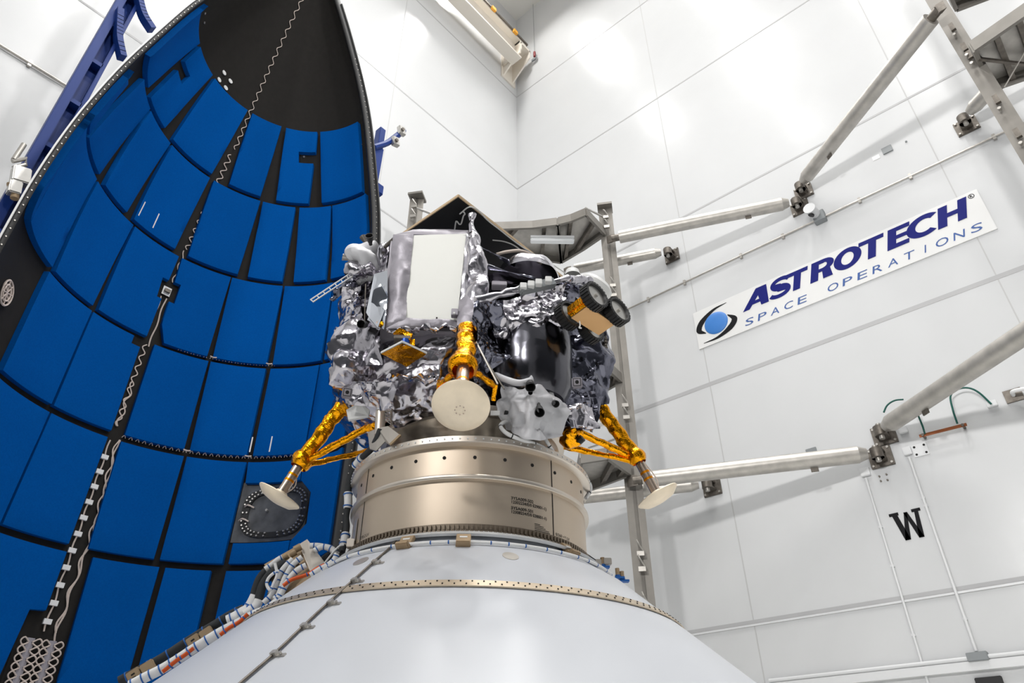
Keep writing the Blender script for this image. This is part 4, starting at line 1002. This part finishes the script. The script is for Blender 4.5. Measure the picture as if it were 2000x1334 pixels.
# ---- solar panel on top, seen from below
zs = 1.6 + 3.60*math.tan(math.radians(1)) * 0 + 3.735
sc0 = on_z(895, 384, 5.33); sX, sY = 1.42, 1.30
sp_ = MB().hexa([sc0, sc0+V((sX, 0, 0)), sc0+V((sX, sY, 0)), sc0+V((0, sY, 0)), sc0+UP*.02, sc0+V((sX, 0, .02)), sc0+V((sX, sY, .02)), sc0+V((0, sY, .02))]).build('solar_panel', 'solar', ld_)
em = MB()
for a, b in (((0, 0), (sX, 0)), ((sX, 0), (sX, sY)), ((sX, sY), (0, sY)), ((0, sY), (0, 0))):
    em.bar(sc0 + V((a[0], a[1], .01)), sc0 + V((b[0], b[1], .01)), 0.008, .022)
em.build('panel_edge', 'tan', sp_)
zu = 5.32
for pts in ([(898, 418), (917, 404), (935, 412), (952, 430), (975, 448), (1008, 474), (1040, 495), (1066, 508)], [(962, 469), (985, 472), (1005, 480), (1025, 495), (1055, 516)], [(888, 448), (891, 432), (897, 438), (901, 436), (905, 422), (908, 418), (905, 413)], [(1060, 516), (1075, 515), (1090, 524), (1108, 536)]):
    MB().tube(smooth_path([on_z(x, y, zu-.004) for x, y in pts], 4), .0055, 6).build('panel_wire', 'signw', sp_, True)
# foil covered mast carrying the panel
mm = MB().tube([P(921, 420, 3.66), P(920, 440, 3.64), P(925, 462, 3.64), P(930, 500, 3.66), P(935, 560, 3.66), P(935, 600, 3.66)], [.026, .030, .034, .05, .06, .05], 28)
mt = MB()
def mast(u, v):
    pts = [((921, 420), .026), ((921, 440), .029), ((926, 470), .046), ((930, 510), .068), ((936, 560), .082), ((930, 600), .075), ((925, 650), .06)]
    f = v*(len(pts)-1); i = min(int(f), len(pts)-2); t = f-i
    c = P(*[pts[i][0][k_]*(1-t)+pts[i+1][0][k_]*t for k_ in (0, 1)], 3.70); r = pts[i][1]*(1-t)+pts[i+1][1]*t
    return c + RT*r*math.cos(2*PI*u) + FW*r*math.sin(2*PI*u)
foilpart(MB().grid(mast, 40, 70), 'panel_mast', 'foil', amp=.9, freqs=((6, .6), (17, .45)))
for a, b, r in (((938, 483, 3.75), (1002, 516, 4.0), .014), ((950, 520, 3.72), (1050, 545, 3.75), .014)):
    foilpart(MB().tube([P(*a).lerp(P(*b), i/14) for i in range(15)], r, 10), 'panel_strut', 'foild', amp=.4)
MB().tube(smooth_path([P(970, 497, 3.95), P(990, 492, 3.95), P(1015, 490, 3.95), P(1035, 497, 3.98), P(1058, 515, 4.0)], 4), .013, 8).build('harness', 'wire', ld_, True)
# silver dome and white dish on the deck
dc = Lc(1032, 545, 4.1)
dome = MB().lathe([(.235*math.cos(PI/2*i/14), .20*math.sin(PI/2*i/14)) for i in range(15)][:-1] + [(.002, .20)], L(dc[0], dc[1], dc[2]-.02), n=60)
foilpart(dome, 'dome_tank', 'foil2', amp=.5, freqs=((6, .5), (20, .4)))
foilpart(MB().quad(P(955, 560, 3.75), P(1010, 550, 3.78), P(1090, 552, 4.3), P(960, 545, 4.3), 20, 20), 'deck_blanket', 'foil2', amp=.6)
wd = MB().lathe([(.001, .05), (.10, .05), (.135, .02), (.14, -.03), (.12, -.06)], P(1162, 560, 4.05), (.55*RT - .35*FW + .8*UP), n=40).build('dish_cover', 'signw', ld_, True)
MB().lathe([(.001, .03), (.05, .025), (.06, -.02)], P(1118, 535, 4.0), UP, n=24).build('dish_cover', 'signw', ld_, True)
# ---- gold patch antenna in front
ga = [P(743, 691, 3.58), P(795, 716, 3.40), P(833, 692, 3.54), P(784, 668, 3.72)]
gz = sum(p.z for p in ga)/4
ga = [V((p.x, p.y, gz)) for p in (on_z(743, 691, gz), on_z(794, 717, gz), on_z(834, 692, gz), on_z(785, 669, gz))]
pa_ = MB().prism([p + UP*.004 for p in ga], UP*.012).build('patch_antenna', 'signw', ld_)
gc = (ga[0]+ga[1]+ga[2]+ga[3])/4
gf = MB().quad(*[gc + (p-gc)*.965 for p in ga], 24, 24).build('gold_face', 'gold', pa_, 'all'); crumple(gf, .35, ((14, .6), (30, .5)))
gtop = gc + UP*.016
MB().cyl(gtop, gtop + UP*.09, .026, n=20).build('antenna_post', 'post', pa_, True)
MB().obox(gtop + UP*.10 + FW*.03 - RT*.02, RT*.05, FW*.05, UP*.012).build('antenna_bracket', 'steel_dark', pa_, bev=.003)
MB().prism([P(768, 650, 3.58), P(780, 640, 3.56), P(806, 652, 3.56), P(800, 664, 3.55), P(786, 650, 3.55)], FW*.02).build('gold_bracket', 'gold', pa_)
MB().obox(P(806, 672, 3.6), RT*.014, FW*.02, UP*.022).build('gold_bracket', 'gold', pa_)
# ---- landing legs
def tube_foil(a, b, r, n=24, name='leg_sleeve', m='gold', amp=.6, parent=None, flat=.85):
    a, b = V(a), V(b); d = (b-a).normalized(); x = d.cross(FW).normalized() if abs(d.dot(FW)) < .9 else d.orthogonal().normalized(); y = d.cross(x)
    k_ = max(6, int((b-a).length/.012))
    def fn(u, v):
        q = 2*PI*u; rr = r*(1 + .12*math.sin(v*19+q)*math.sin(v*7))
        return a.lerp(b, v) + x*rr*math.cos(q) + y*rr*flat*math.sin(q)
    mb = MB().grid(fn, n, k_)
    mb.add([fn(i/n, 0) for i in range(n)], [tuple(range(n))]); mb.add([fn(i/n, 1) for i in range(n)], [tuple(range(n))])
    o = mb.build(name, m, parent or ld_, 'all'); crumple(o, amp, ((13, .55), (32, .4))); return o
def leg(top, knee, foot, padn, braces, rmain=.055, rstrut=.034, padr=.155):
    lg = tube_foil(top, knee, rmain, 26, 'landing_leg', 'gold', .75)
    knee, foot, top = V(knee), V(foot), V(top); d = (foot-knee).normalized()
    kb = MB().grid(lambda u, v: knee + d*(.05*(v-.5)*2) + (d.orthogonal()*math.cos(2*PI*u) + d.cross(d.orthogonal())*math.sin(2*PI*u))*rmain*.98*(.8+.3*math.sin(PI*v)), 24, 12)
    crumple(kb.build('knee_joint', 'gold', lg, 'all'), .9, ((13, .6), (32, .45)))
    MB().cyl(knee, foot - d*.01, rstrut, n=24).build('lower_strut', 'strut', lg, True)
    for f in (.42, .58):
        c = knee.lerp(foot, f); MB().cyl(c - d*.008, c + d*.008, rstrut*1.03, n=24).build('strut_band', 'goldk', lg, True)
    padn = V(padn).normalized()
    MB().lathe([(.001, -.052), (.05, -.050), (.11, -.038), (padr-.006, -.010), (padr, -.002), (padr-.003, .004), (.10, .002), (.05, .010), (.04, .03), (.001, .03)], foot, padn, n=64).build('footpad', 'pad', lg, True, angle=60)
    for a, b, r in braces: tube_foil(a, b, r, 14, 'side_brace', 'gold', .4, lg)
    MB().tube(smooth_path([knee + d*.02 + RT*.03*(1 if foot.dot(RT) > 0 else -1), knee.lerp(foot, .6) + d.cross(FW)*.055, foot - d*.03 + d.cross(FW)*.03], 4), .004, 6).build('strut_cable', 'wire', lg, True)
    return lg
kl = P(590, 900, 4.5)
leg(P(668, 793, 4.42), kl, P(546, 968, 4.5), (.43, 0, .9) if False else (RT*.46 + UP*.88 - FW*.06), [(kl + RT*.03, P(716, 836, 4.28), .027), (P(716, 836, 4.28), P(731, 832, 4.22), .024), (kl + RT*.03 - UP*.03, P(716, 882, 4.75), .022)], .052, .034)
kr = P(1243, 893, 4.5)
leg(P(1168, 790, 4.42), kr, P(1284, 968, 4.5), (-RT*.46 + UP*.88 - FW*.02), [(kr - RT*.03, P(1118, 838, 4.28), .027), (kr - RT*.03 - UP*.03, P(1100, 872, 4.4), .022)], .052, .034)
kf = P(905, 716, 3.43)
leg(P(914, 642, 3.58), kf, P(900, 792, 3.24), (UP*.80 + FW*.50 + RT*.05), [(kf - RT*.03 - UP*.02, P(858, 752, 3.62), .02), (P(858, 756, 3.6), P(857, 766, 3.62), .018), (kf + RT*.04 - UP*.015, P(968, 755, 3.62), .02), (P(968, 752, 3.6), P(964, 782, 3.66), .014)], .058, .036)
padn_ = (UP*.80 + FW*.50 + RT*.05).normalized(); px_ = RT - padn_*RT.dot(padn_); px_.normalize(); py_ = padn_.cross(px_); pfc = P(900, 792, 3.24) - padn_*.0525
fpd = [o for o in bpy.data.objects if o.name.startswith('footpad')][-1]
for i in range(8):
    a = 2*PI*i/8; c = pfc + px_*.026*math.cos(a) + py_*.026*math.sin(a); MB().cyl(c + padn_*.002, c - padn_*.0012, .0036, n=8).build('pad_bolt', 'strut', fpd.parent)
MB().cyl(P(921, 650, 3.52), P(972, 750, 3.5), .006, n=8).build('thin_rod', 'steel', ld_, True)
MB().cyl(P(940, 690, 3.52), P(985, 760, 3.5), .005, n=8).build('thin_rod', 'steel_dark', ld_, True)
# gold wrapped box by the right leg
go = blob(P(1116, 852, 4.12), .085, .07, .065, 'gold_box', 'gold', 1.4, freqs=((8, .6), (20, .5)))
MB().cyl(P(1130, 862, 4.1), P(1138, 855, 4.08), .026, n=16).build('sensor_tube', 'black', ld_, True)
tube_foil(P(1098, 848, 4.1), P(1125, 835, 4.05), .03, 16, 'gold_box', 'gold', .8)
# white plate and beige support tube at the lower left
MB().prism([P(676, 800, 4.2), P(702, 785, 4.1), P(722, 800, 4.05), P(720, 812, 4.05), P(680, 820, 4.15)], FW*.03).build('white_plate', 'signw', ld_, bev=.003)
MB().prism([P(958, 802, 3.68), P(976, 802, 3.68), P(976, 810, 3.68), P(958, 810, 3.68)], FW*.01).build('white_plate', 'signw', ld_)
# ------------------------------------------------------------------ release bracket standing on the ring
bp = P(742, 862, 4.0)
bt = thing('support_bracket', tuple(bp), 'beige tube with grey gusset plates standing on the ring left of the front footpad', 'bracket')
MB().cyl(P(741, 850, 3.98), P(745, 780, 3.98), .032, n=20).build('support_tube', 'ringm', bt, True)
MB().cyl(P(745, 786, 3.98), P(745, 776, 3.98), .042, n=20).build('tube_collar', 'alu', bt, True)
MB().prism([P(738, 836, 3.96), P(758, 832, 3.92), P(782, 850, 3.84), P(762, 869, 3.84), P(752, 862, 3.9)], FW*.012).build('gusset_plate', 'bracket', bt)
MB().prism([P(718, 845, 4.06), P(738, 836, 3.97), P(752, 862, 3.9), P(735, 880, 3.95), P(722, 876, 4.02)], FW*.012).build('gusset_plate', 'bracket', bt)
ea_ = MB().bar(P(762, 869, 3.83), P(782, 850, 3.83), .02, .012).build('plate_edge', 'bracketb', bt)
tm = MB()
for i in range(6): 
    a = P(752, 790+i*6, 3.97); tm.bar(a, P(764, 793+i*6, 3.97), .006, .006); tm.bar(a, P(764, 799+i*6, 3.97), .005, .005)
tm.bar(P(764, 790, 3.97), P(764, 828, 3.97), .008, .008).build('lattice_strip', 'ringm', bt)

# ================================================================== the rover slung under the deck
ca = ray(1155, 617).normalized(); tv = -ca; rx = CR.copy(); rx = (rx - tv*rx.dot(tv)).normalized(); uy = tv.cross(rx).normalized()
if uy.z < 0: uy = -uy
ax_ = (rx*.71 + uy*.51 + tv*.48).normalized(); wv_ = (rx*.69 - uy*.45 - tv*.56); wv_ = (wv_ - ax_*wv_.dot(ax_)).normalized(); bn = ax_.cross(wv_).normalized()
if bn.dot(tv) < 0: bn = -bn
ro = P(1153, 618, 3.62)
rvr = thing('rover', tuple(ro), 'small four wheeled rover with a tan belly cover hung under the lander deck', 'rover')
MB().obox(ro - bn*.03 + wv_*.02, ax_*.075, wv_*.13, bn*.05).build('chassis', 'black', rvr, bev=.008)
MB().obox(ro + bn*.022 + wv_*.025 - ax_*.002, ax_*.072, wv_*.128, bn*.004).build('belly_cover', 'paper', rvr)
MB().obox(ro - bn*.01 - wv_*.125, ax_*.07, wv_*.02, bn*.035).build('gold_wrap', 'gold', rvr, bev=.006)
wc0 = ro + ax_*.118 - wv_*.10
def wheel(c, parent):
    R_, w_ = .094, .034
    t_ = MB().lathe([(R_-.014, -w_), (R_-.002, -w_*.95), (R_, -w_*.7), (R_, w_*.7), (R_-.002, w_*.95), (R_-.014, w_), (R_-.022, w_*.6), (R_-.022, -w_*.6)], c, ax_, n=48, close=True)
    for i in range(26):
        a = 2*PI*i/26; x_ = wv_*math.cos(a) + bn*math.sin(a); y_ = -wv_*math.sin(a) + bn*math.cos(a)
        t_.obox(c + x_*(R_+.001), x_*.004, y_*.0075, ax_*w_*.95)
    t = t_.build('wheel', 'black', parent, True)
    MB().cyl(c - ax_*.004 + ax_*.012, c + ax_*.016, R_-.022, n=40).build('hub_disc', 'alu', t, True)
    MB().cyl(c + ax_*.014, c + ax_*.03, .012, n=14).build('axle_cap', 'steel', t, True)
    return t
for sa in (-1, 1):
    for sw in (-1, 1): wheel(ro + ax_*(.118*sa) + wv_*(.02+.105*sw) - bn*.035, rvr)
MB().cyl(ro - ax_*.1 - bn*.03 - wv_*.085, ro + ax_*.1 - bn*.03 - wv_*.085, .012, n=10).cyl(ro - ax_*.1 - bn*.03 + wv_*.125, ro + ax_*.1 - bn*.03 + wv_*.125, .012, n=10).build('axle', 'steel_dark', rvr, True)
MB().bar(ro - bn*.07, P(1130, 585, 3.85), .05, .03).build('hanger', 'black', rvr)
MB().tube(smooth_path([P(1132, 628, 3.6), P(1133, 636, 3.58), P(1131, 640, 3.58), P(1136, 641, 3.58)], 3), .005, 6).build('lanyard', 'signw', rvr, True)
# hanging clip and lamp at the body's right edge
t = thing('hanging_sensor', tuple(P(1186, 690, 4.2)), 'small dark clip with a white cylinder hanging at the right edge of the lander', 'sensor')
MB().cyl(P(1185, 690, 4.2), P(1187, 698, 4.2), .016, n=14).build('white_cylinder', 'signw', t, True)
cm_ = MB()
for i in range(5): cm_.cyl(P(1183, 660+i*6, 4.2), P(1183, 664+i*6, 4.2), .012 + .004*(i % 2), n=10)
cm_.bar(P(1183, 656, 4.2), P(1185, 690, 4.2), .01, .01).build('clip_chain', 'steel_dark', t, True)
# ================================================================== cables and brackets on the cone
def ties(pts, r, idx, parent, m='tie', w=.0035):
    for i in idx:
        i = min(max(i, 1), len(pts)-2); d = (pts[i+1]-pts[i-1]).normalized()
        MB().cyl(pts[i]-d*w, pts[i]+d*w, r*1.10, n=12).build('cable_tie', m, parent, True)
def cable(pts, r, m, name, label, cat='cable', tie_n=0, n=6, grp=None, tie_m='tie'):
    sp = smooth_path(pts, n); o = MB().tube(sp, r, 12).build(name, m, smooth=True, origin=sp[0]); tag(o, label, cat, grp)
    if tie_n: ties(sp, r, [int((k_+.5)*len(sp)/tie_n) for k_ in range(tie_n)], o, tie_m)
    return o, sp
# connector bracket on the left shoulder of the cone
def CB(x, y, d=4.42): return P(x, y, d)
cbt = thing('connector_bracket', tuple(CB(610, 1130)), 'tan connector bracket with grey side plate on the left shoulder of the cone', 'bracket')
MB().prism([CB(516, 1102, 4.47), CB(600, 1055, 4.47), CB(634, 1110, 4.38), CB(612, 1138, 4.34), CB(545, 1172, 4.34)], FW*.015).build('back_plate', 'bracketb', cbt)
MB().prism([CB(584, 1063, 4.46), CB(600, 1053, 4.46), CB(634, 1098, 4.36), CB(612, 1122, 4.32), CB(607, 1120, 4.32)], FW*.012).build('side_plate', 'bracket', cbt)
MB().prism([CB(612, 1122, 4.30), CB(634, 1098, 4.34), CB(643, 1116, 4.33), CB(617, 1135, 4.28)], FW*.012).build('foot_plate', 'bracket', cbt)
for i, (a, b) in enumerate((((553, 1090), (562, 1084)), ((566, 1084), (578, 1077)), ((572, 1098), (584, 1090)), ((586, 1104), (596, 1098)), ((575, 1074), (588, 1067)))):
    MB().cyl(P(a[0], a[1], 4.40), P(b[0], b[1], 4.40), .022, n=14).build('connector', 'bracketb', cbt, True)
MB().cyl(P(529, 1158, 4.38), P(541, 1180, 4.33), .022, n=14).cyl(P(524, 1146, 4.4), P(530, 1160, 4.38), .011, n=10).build('stop_pin', 'steel', cbt, True)
harn = [
 ([(556, 1092), (540, 1104), (522, 1114), (508, 1130), (500, 1150), (496, 1166)], .027, 'sleeve', 'thick black sleeved cable bending down from the tan bracket, outer one', 4.44, 0),
 ([(560, 1098), (540, 1112), (526, 1124), (514, 1142), (508, 1160), (505, 1174)], .027, 'sleeve', 'thick black sleeved cable bending down from the tan bracket, inner one', 4.38, 0),
 ([(572, 1092), (556, 1108), (545, 1125), (540, 1142), (532, 1160), (515, 1178)], .0175, 'tape', 'white taped cable between the black sleeves and the tan bracket', 4.34, 5),
 ([(590, 1088), (575, 1100), (566, 1112), (554, 1135), (545, 1160), (536, 1170)], .0175, 'tape', 'white taped cable leaving the topmost connector of the tan bracket', 4.31, 5),
 ([(598, 1104), (583, 1112), (570, 1124), (558, 1142), (550, 1158), (544, 1168)], .0175, 'tape', 'white taped cable leaving the lowest connector of the tan bracket', 4.27, 5),
 ([(558, 1086), (545, 1092), (530, 1104), (518, 1112)], .0175, 'tape', 'white taped cable lying along the upper edge of the tan bracket', 4.40, 2),
 ([(545, 1115), (534, 1120), (524, 1130), (521, 1142), (528, 1152), (535, 1138), (541, 1122), (537, 1100)], .009, 'tape', 'thin white cable looped in front of the black sleeves', 4.28, 4),
 ([(499, 1164), (492, 1178), (484, 1190), (474, 1198)], .033, 'tape', 'white wrapped cable end below the outer black sleeve', 4.40, 1),
 ([(506, 1172), (500, 1184), (490, 1192), (478, 1200)], .028, 'tape', 'white wrapped cable end below the inner black sleeve', 4.36, 1),
]
for pts, r, m, lab, d, tn in harn: cable([P(x, y, d) for x, y in pts], r, m, 'wiring_harness', lab, 'cable', tn)
# the bundle running down the cone's left side
def edge_pts(pts, off): return [hit_cone(x, y, off) for x, y in pts]
bl = [(545, 1172), (520, 1190), (490, 1203), (460, 1219), (430, 1234), (400, 1252), (370, 1271), (340, 1291), (310, 1309), (280, 1324), (250, 1340)]
cable([P(x+4, y-1, 4.30) for x, y in bl], .028, 'tape', 'wiring_harness', 'long white taped harness with blue ties running down the left edge of the cone', 'cable', 17)
b2_ = [(482, 1193), (455, 1206), (430, 1222), (400, 1240), (370, 1259), (340, 1279), (310, 1297), (270, 1318), (240, 1334)]
cable([P(x-6, y-3, 4.42) for x, y in b2_], .030, 'sleeve', 'wiring_harness', 'dark grey sleeved harness running down the far side of the cone edge', 'cable', 7)
cable([P(x, y, 4.40) for x, y in ((496, 1192), (478, 1198), (462, 1208), (446, 1216))], .044, 'tape', 'wiring_harness', 'fat white wrapped splice where the cables join on the cone edge', 'cable', 3)
for a, lab in (([(484, 1199), (468, 1214), (448, 1226), (430, 1240)], 'upper orange wire section on the harness, nearest the tan bracket'), ([(378, 1266), (360, 1280), (345, 1290), (318, 1312)], 'lower orange wire section on the harness near the bottom edge'), ([(634, 1103), (620, 1110), (600, 1122), (570, 1132), (553, 1144)], 'orange wire crossing the foot of the tan bracket')):
    cable([P(x, y, 4.25) for x, y in a], [.004]*3 + [.012]*(len(a)*6-5-6) + [.004]*3 if False else .011, 'kapton', 'orange_wire', lab, 'wire', 3)
for (x, y), lab in (((392, 1250), 'upper tan clip block holding the harness on the cone edge'), ((277, 1316), 'lower tan clip block holding the harness near the bottom of the photo')):
    c = P(x, y, 4.40); d = (P(x+30, y-20, 4.40)-c).normalized(); u_ = d.cross(FW).normalized()
    if u_.z < 0: u_ = -u_
    t = thing('harness_clip', tuple(c), lab, 'clip', 'tan clip blocks on the cone edge')
    MB().obox(c - d*.03, d*.035, u_*.038, FW*.04).obox(c + d*.045, d*.035, u_*.032, FW*.04).build('clip_block', 'bracketb', t, bev=.004)
    MB().obox(c - d*.03 - FW*.041 + u_*.012, d*.010, u_*.004, FW*.001).obox(c - d*.03 - FW*.041 - u_*.008, d*.010, u_*.004, FW*.001).build('slots', 'hole', t)
# right of the bracket: cables joining the ring harness
for pts, r, m, lab, d, tn in (
 ([(606, 1066), (622, 1066), (640, 1070), (652, 1078), (660, 1084)], .018, 'tape', 'white taped cable arching right from the top of the tan bracket', 4.38, 4),
 ([(614, 1076), (630, 1068), (648, 1072), (656, 1082)], .018, 'tape', 'white taped cable arching right just under the top one', 4.32, 4),
 ([(628, 1096), (644, 1084), (655, 1079), (664, 1082)], .024, 'sleeve', 'black sleeved cable stub right of the tan bracket', 4.40, 1),
 ([(606, 1124), (625, 1112), (640, 1104), (652, 1094), (658, 1082)], .017, 'tape', 'white taped cable with blue ties crossing in front of the grey side plate', 4.22, 5),
 ([(634, 1100), (645, 1086), (655, 1074), (664, 1066), (672, 1064)], .006, 'tape', 'thin white wire rising behind the tan bracket', 4.3, 0)):
    cable([P(x, y, d) for x, y in pts], r, m, 'wiring_harness', lab, 'cable', tn)
rg_ = []
for i in range(41):
    ph = -76 + i*3.95; rg_.append(polar(ph, cone_r(2.765)+.012, 2.765 + .010))
cable(rg_, .009, 'tape', 'ring_harness', 'thin white harness with blue ties circling the cone under the metal ring', 'cable', 24, 2)
# clip blocks on the ring harness
for x, y, lab in ((792, 1062, 'tan clip on the ring harness, left of the two in front'), (905, 1058, 'tan clip on the ring harness, front centre under the ring'), (1112, 1077, 'tan clip on the ring harness, right shoulder of the cone')):
    c = hit_cone(x, y, .03); v = (c-AXC); v.z = 0; n_ = v.normalized(); s_ = V((-n_.y, n_.x, 0)); dn = (UP*.8 - n_*.6).normalized(); no = (n_*.8+UP*.6)
    t = thing('ring_clip', tuple(c), lab, 'clip', 'tan clips on the ring harness')
    MB().obox(c + dn*.005, s_*.038, dn*.050, no*.012).build('clip_plate', 'bracketb', t, bev=.003)
    MB().obox(c - dn*.035 + no*.02, s_*.036, dn*.012, no*.016).build('clip_jaw', 'bracketb', t, bev=.003)
    MB().obox(c + dn*.025 + no*.0125, s_*.02, dn*.006, no*.001).build('slot', 'signw', t)
# black strap wire diagonally down the cone
sw = [(777, 1052), (757, 1074), (730, 1097), (690, 1133), (640, 1178), (593, 1222), (535, 1277), (462, 1340)]
o, sp = cable([hit_cone(x, y, .016) for x, y in sw], .0062, 'steel_dark', 'strap_wire', 'thin dark wire running diagonally down the front of the white cone', 'wire', 0)
for x, y in ((732, 1099), (692, 1135), (646, 1178), (594, 1224), (536, 1278)):
    c = hit_cone(x, y, .012); v = c-AXC; v.z = 0; n_ = (v.normalized()*.66+UP*.75); s_ = V((-v.y, v.x, 0)).normalized()
    MB().obox(c, s_*.012, n_*.014, n_.cross(s_)*.012).obox(c + s_*.028 - n_*.006, s_*.022, n_*.004, n_.cross(s_)*.008).cyl(c + s_*.03, c + s_*.03 + n_*.01, .006, n=8).build('wire_clip', 'steel', o)
# sleeved cable climbing the ring's left side
uc = [P(*q) for q in ((744, 838, 3.95), (736, 858, 3.98), (724, 878, 4.1), (706, 895, 4.3), (692, 915, 4.4), (683, 940, 4.44), (680, 962, 4.45), (680, 985, 4.45), (676, 1010, 4.45), (677, 1030, 4.44), (673, 1055, 4.42), (668, 1078, 4.40))]
o, sp = cable(uc, .021, 'sleeve', 'umbilical_cable', 'thick black cable with white wrapped joints climbing the left side of the metal ring', 'cable', 0)
for a, b in ((.26, .37), (.55, .68), (.86, .96)):
    i0, i1 = int(a*len(sp)), int(b*len(sp)); MB().tube(sp[i0:i1], .027, 12).build('white_wrap', 'tape', o, True); ties(sp, .029, [i0+1, i1-2], o)
# white sensor cables draped over the ring's right shoulder
cable([P(*q) for q in ((1008, 818, 3.85), (992, 822, 3.80), (978, 830, 3.76), (984, 842, 3.72), (1000, 852, 3.72), (1026, 861, 3.76), (1052, 870, 3.84), (1075, 881, 3.9), (1102, 894, 4.0), (1125, 912, 4.15), (1142, 930, 4.3), (1152, 946, 4.4), (1153, 958, 4.42), (1144, 973, 4.4))], .0125, 'tape', 'sensor_cable', 'long white cable draped along the right shoulder of the ring', 'cable', 8, tie_m='sleeve')
cable([P(*q) for q in ((1040, 824, 3.9), (1052, 836, 3.88), (1062, 852, 3.86), (1070, 866, 3.86), (1080, 882, 3.9))], .0115, 'tape', 'sensor_cable', 'short white cable dropping from the separation fitting to the long one', 'cable', 3, tie_m='sleeve')
sf = thing('separation_fitting', tuple(P(1025, 830, 3.82)), 'small metal separation fitting on the collar below the white blanket', 'fitting')
MB().obox(P(1022, 826, 3.80), RT*.035, FW*.03, UP*.03).obox(P(1030, 838, 3.80), RT*.022, FW*.02, UP*.03).build('fitting_body', 'tooth', sf, bev=.004)
MB().bar(P(1012, 838, 3.77), P(1032, 850, 3.77), .008, .01).bar(P(1016, 848, 3.77), P(1034, 848, 3.77), .006, .008).build('fitting_frame', 'tooth', sf)
MB().bar(P(985, 806, 3.76), P(1012, 812, 3.78), .03, .018).build('black_plug', 'black', sf)
# hardware on the right shoulder of the cone
rs = thing('shoulder_connector', tuple(P(1096, 1062, 4.2)), 'grey block with white wire loops at the right foot of the metal ring', 'connector')
MB().prism([P(1080, 1060, 4.2), P(1096, 1050, 4.15), P(1100, 1066, 4.15), P(1088, 1070, 4.15)], FW*.05).build('block', 'bracket', rs)
MB().tube(smooth_path([P(1108, 1068, 4.2), P(1101, 1055, 4.2), P(1099, 1044, 4.2), P(1104, 1042, 4.2), P(1106, 1056, 4.2), P(1113, 1043, 4.2), P(1114, 1052, 4.2), P(1107, 1066, 4.2)], 4), .006, 8).build('wire_loop', 'tape', rs, True)
cable([P(*q) for q in ((1115, 1062, 4.22), (1130, 1070, 4.26), (1145, 1082, 4.3), (1162, 1094, 4.36))], .006, 'sleeve', 'sensor_cable', 'thin black cable running down the right shoulder of the cone', 'cable', 0)
for x, y, d, lab in ((1177, 1097, 4.40, 'cluster of tan connector blocks with blue ties on the right cone edge, upper one'), (1206, 1118, 4.46, 'tan connector stub with blue tie on the right cone edge, middle one'), (1215, 1124, 4.47, 'tan connector stub with blue tie on the right cone edge, lowest one')):
    c = P(x, y, d); t = thing('edge_connector', tuple(c), lab, 'connector')
    MB().cyl(c - UP*.02, c + UP*.025, .014, n=12).build('stub', 'bracketb', t, True)
    MB().cyl(c - UP*.03, c - UP*.018, .018, n=12).obox(c - UP*.035 + RT*.01, RT*.03, FW*.02, UP*.006).build('tie_wrap', 'tie', t, True)
    if x < 1180:
        MB().obox(c + RT*.03, RT*.025, FW*.02, UP*.02).obox(c - RT*.03 - UP*.01, RT*.02, FW*.02, UP*.02).build('blocks', 'bracket', t, bev=.003)

# ------------------------------------------------------------------ render look
w = bpy.data.worlds.new('world'); sc.world = w; w.use_nodes = True
w.node_tree.nodes['Background'].inputs['Color'].default_value = (1, 1, 1, 1); w.node_tree.nodes['Background'].inputs['Strength'].default_value = .02
sc.view_settings.view_transform = 'Standard'; sc.view_settings.look = 'None'; sc.view_settings.exposure = EXPO; sc.view_settings.gamma = 1; sc.view_settings.use_curve_mapping = False
sc.cycles.max_bounces = 10; sc.cycles.diffuse_bounces = 6; sc.cycles.glossy_bounces = 4; sc.cycles.sample_clamp_indirect = 8; sc.cycles.caustics_reflective = False; sc.cycles.caustics_refractive = False
